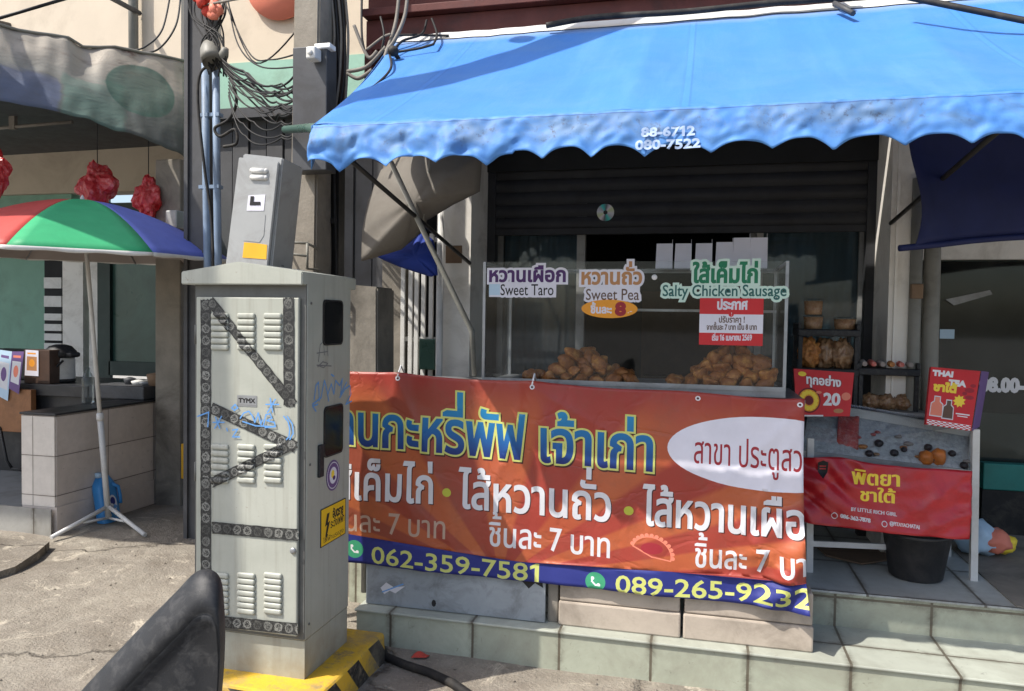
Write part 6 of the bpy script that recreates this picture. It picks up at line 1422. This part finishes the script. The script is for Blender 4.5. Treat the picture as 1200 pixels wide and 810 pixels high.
for i, x in enumerate(np.linspace(rd_+.03, re_-.04, 6)):
    b = B(); b.tube([Vector((x, YR+.01, zr3+.016)), Vector((x+.004, YR+.12, zr3+.02)), Vector((x+.008, YR+.2, zr3+.016))], [.013, .019, .012], 10)
    tag(obj('wrapped_roll', b, ['lining_cloth', 'pouch_red', 'lining_cloth', 'snack_brown', 'pouch_red', 'lining_cloth'][i]), ['leftmost pale wrapped roll on the lower rack', 'red wrapped roll second from the left on the lower rack', 'pale wrapped roll right after the left red one', 'brown wrapped roll before the right red one on the lower rack', 'red wrapped roll second from the right on the lower rack', 'rightmost pale wrapped roll on the lower rack'][i], 'snack roll', 'wrapped rolls on the lower rack')
for i, x in enumerate(np.linspace(rd_+.08, re_-.06, 3)):
    bagc('nut_bag', x, YR+.08, 1.141, (.05, .05, .045), i*5+2, 'bag_clear', 'small clear bag of nuts under the lower black rack', 'nut bags under the lower rack', 'snack bag')

# bucket, cardboard, bag, sandal
bk = thing('bucket', 'black plastic bucket standing on the tiled step below the red cloth', 'bucket', (1.095, 4.245, .331))
b = B(); b.lathe([(.118, 0), (.124, .006), (.165, .27), (.172, .272), (.174, .29), (.160, .292), (.119, .012), (0, .010)], (1.095, 4.245, .333), 36); obj('body', b, 'bucket_black', bk)
b = B(); b.lathe([(.160, .215), (.166, .218), (.168, .232), (.163, .236)], (1.095, 4.245, .333), 36); obj('rim', b, 'bucket_black', bk)
b = B(); pts = [onZ(x, y, .336) for x, y in ((955, 640), (1000, 641), (1052, 645), (1058, 655), (1010, 662), (968, 652))]; b.prism(pts, (0, 0, .008)); tag(obj('cardboard_sheet', b, 'cardboard'), 'flattened brown cardboard on the tiles under the display stand', 'cardboard')
cg = onY(1152, 575, 4.75); b = B()
for k, (m_, dx_, dz_, r_) in enumerate(((0, -.03, .09, (.11, .12, .10)), (1, .05, .08, (.10, .11, .07)), (2, .10, .06, (.07, .07, .05)))):
    b.mi = m_; b.blob((cg.x+dx_, 4.75, .34+dz_), r_, .35, 2.5, 3, k+3)
for v in b.bm.verts: v.co.z = max(v.co.z, .338)
tag(obj('shopping_bag', b, ['ink_skyblue', 'ink_pink', 'ink_yellow']), 'pink, yellow and white plastic bag on the paving behind the display stand', 'plastic bag')
q = onZ(1159, 607, .34); sd = thing('sandal', 'black sandal lying on the paving in front of the colourful bag', 'sandal', (q.x, q.y, .338))
b = B(); b.prism([(q.x+.13*math.cos(t_)*(1+.0), q.y+.045*math.sin(t_)*(1+.25*math.cos(t_)), .338) for t_ in np.linspace(0, 2*math.pi, 24, endpoint=False)], (0, 0, .022)); obj('sole', b, 'rubber_black', sd)
b = B(); b.grid(lambda u, v: Vector((q.x-.02+.07*u, q.y-.045+.09*v, .36+.035*math.sin(math.pi*v))), 6, 10); obj('strap', b, 'black_plastic', sd, solid=.004)

# litter and hose on the ground
def gz(p_, r_=0): return Vector((p_.x, p_.y, hgt(p_.x, p_.y)+r_))
hp = [gz(onZ(x, y, 0), .018) for x, y in ((442, 752), (452, 770), (475, 779), (503, 787), (530, 800), (552, 815), (580, 840))]
b = B(); b.tube(hp, .02, 10); tag(obj('hose', b, 'rubber_black'), 'black hose running along the ground from the striped plinth', 'hose')
q = onZ(491, 767, 0); b = B(); b.grid(lambda u, v: Vector((q.x-.03+.07*u, q.y-.03+.05*v+.02*u, hgt(q.x, q.y)+.012+.010*math.sin(u*5)*v)), 8, 6); tag(obj('paper_scrap', b, 'paper_red', None, solid=.001), 'scrap of red paper on the ground before the tiled step', 'litter')
rn = random.Random(3); b = B()
for k in range(420):
    x = rn.uniform(-4.2, .6); y = rn.uniform(1.6, 4.6 if x < -2.2 else 3.45); s_ = rn.choice((.003, .004, .006, .009)); b.blob((x, y, hgt(x, y)+s_*.3), (s_, s_*.8, s_*.6), .3, 2, 1, k)
tag(obj('gravel', b, 'ground_concrete'), kind='stuff')

# ================================================================ PARKED SCOOTER (only its mirror reaches into the picture)
sc = thing('parked_scooter', 'black scooter mirror housing at the bottom left corner in front of the cabinet', 'scooter', (-.45, .55, -.02))
D = .90
def mp(px, py, dd=0): d = ray(px, py); return d*((D+dd)/d.dot(fw))+Vector((0, 0, H))
out = [(93, 812), (130, 772), (170, 730), (205, 695), (226, 673), (240, 667), (252, 670), (259, 680), (262, 698), (264, 740), (262, 790), (256, 840), (240, 890), (205, 930), (150, 950), (95, 945), (62, 915), (58, 870), (72, 838)]
# smooth closed outline
def crv(pts, n=6):
    o = []; m = len(pts)
    for i in range(m):
        a, b_, c_, d_ = [Vector((*pts[(i+j) % m], 0)) for j in (-1, 0, 1, 2)]
        for k in range(n):
            t_ = k/n; q = .5*((2*b_)+(c_-a)*t_+(2*a-5*b_+4*c_-d_)*t_*t_+(3*b_-a-3*c_+d_)*t_**3); o.append((q.x, q.y))
    return o
ol = crv(out); cx_ = 185; cy_ = 820
def inset(k, px_=0, py_=0): return [(x+(cx_-x)*k+px_, y+(cy_-y)*k+py_) for x, y in ol]
b = B(); rings = []
for k, dd, px_, py_ in ((.10, .050, 0, 0), (.01, .036, 0, 0), (0, .018, 0, 0), (.02, .004, 0, 0), (.06, -.006, 2, 3), (.16, -.018, 7, 8), (.25, -.0235, 12, 12), (.262, -.0205, 13, 13), (.274, -.0235, 13, 13), (.31, -.018, 15, 15), (.6, -.021, 12, 12), (.97, -.022, 10, 8)):
    rings.append([b.bm.verts.new(mp(x, y, dd)) for x, y in inset(k, px_, py_)])
N = len(ol)
for r in range(len(rings)-1):
    for k in range(N): f = b.bm.faces.new((rings[r][k], rings[r][(k+1) % N], rings[r+1][(k+1) % N], rings[r+1][k])); f.smooth = True
b.bm.faces.new(rings[0][::-1]); b.bm.faces.new(rings[-1])
mo = obj('mirror', b, 'black_plastic', sc)
b = B(); b.poly([mp(x, y, .0515) for x, y in inset(.14)]); obj('mirror_glass', b, 'steel', mo, solid=.001)
m0 = mp(110, 935, .01); hb = Vector((-.50, .62, 1.00))
b = B(); b.tube([m0, m0+Vector((.0, -.01, -.06)), Vector((hb.x, hb.y+.02, 1.05)), hb], .009, 10); obj('mirror_stem', b, 'black_metal', sc)
b = B(); b.tube([Vector((-.46, .92, .99)), Vector((-.50, .72, 1.0)), Vector((-.52, .5, .98)), Vector((-.50, .28, 1.0)), Vector((-.46, .08, .99))], [.017, .014, .014, .014, .017], 10); obj('handlebar', b, 'black_metal', sc)
b = B(); b.blob((-.55, .5, .93), (.10, .16, .11), .1, 2, 3); obj('headlight_cowl', b, 'scooter_grey', sc)
b = B(); b.tube([(-.52, .5, .95), (-.60, .5, .65), (-.70, .5, .27)], .035, 10); obj('fork', b, 'black_metal', sc)
b = B(); b.grid(lambda u, v: Vector((-.50+.10*math.sin(math.pi*u)*-1+.08*v*0-.05+.16*(1-v)**2, .26+.48*u, .28+.58*v)), 14, 14); obj('leg_shield', b, 'scooter_grey', sc, solid=.02)
b = B(); b.box(-.42, .02, .33, .67, .26, .31, .02); obj('footboard', b, 'black_plastic', sc)
b = B(); b.blob((.35, .5, .48), (.46, .17, .24), .08, 2, 4); obj('body', b, 'scooter_grey', sc)
b = B(); b.blob((.32, .5, .72), (.42, .14, .07), .05, 2, 4); obj('seat', b, 'black_plastic', sc)
for x in (-.72, .55):
    wpts = [Vector((x+.205*math.cos(t_), .5, .235+.205*math.sin(t_))) for t_ in np.linspace(0, 2*math.pi, 33)]
    b = B(); b.tube(wpts, .045, 10, cap=False); w_ = obj('wheel', b, 'rubber_black', sc)
    b = B(); b.lathe([(0, -.03), (.16, -.025), (.165, 0), (.16, .025), (0, .03)], (x, .5, .235), 24, (0, 1, 0)); obj('rim', b, 'steel', w_)
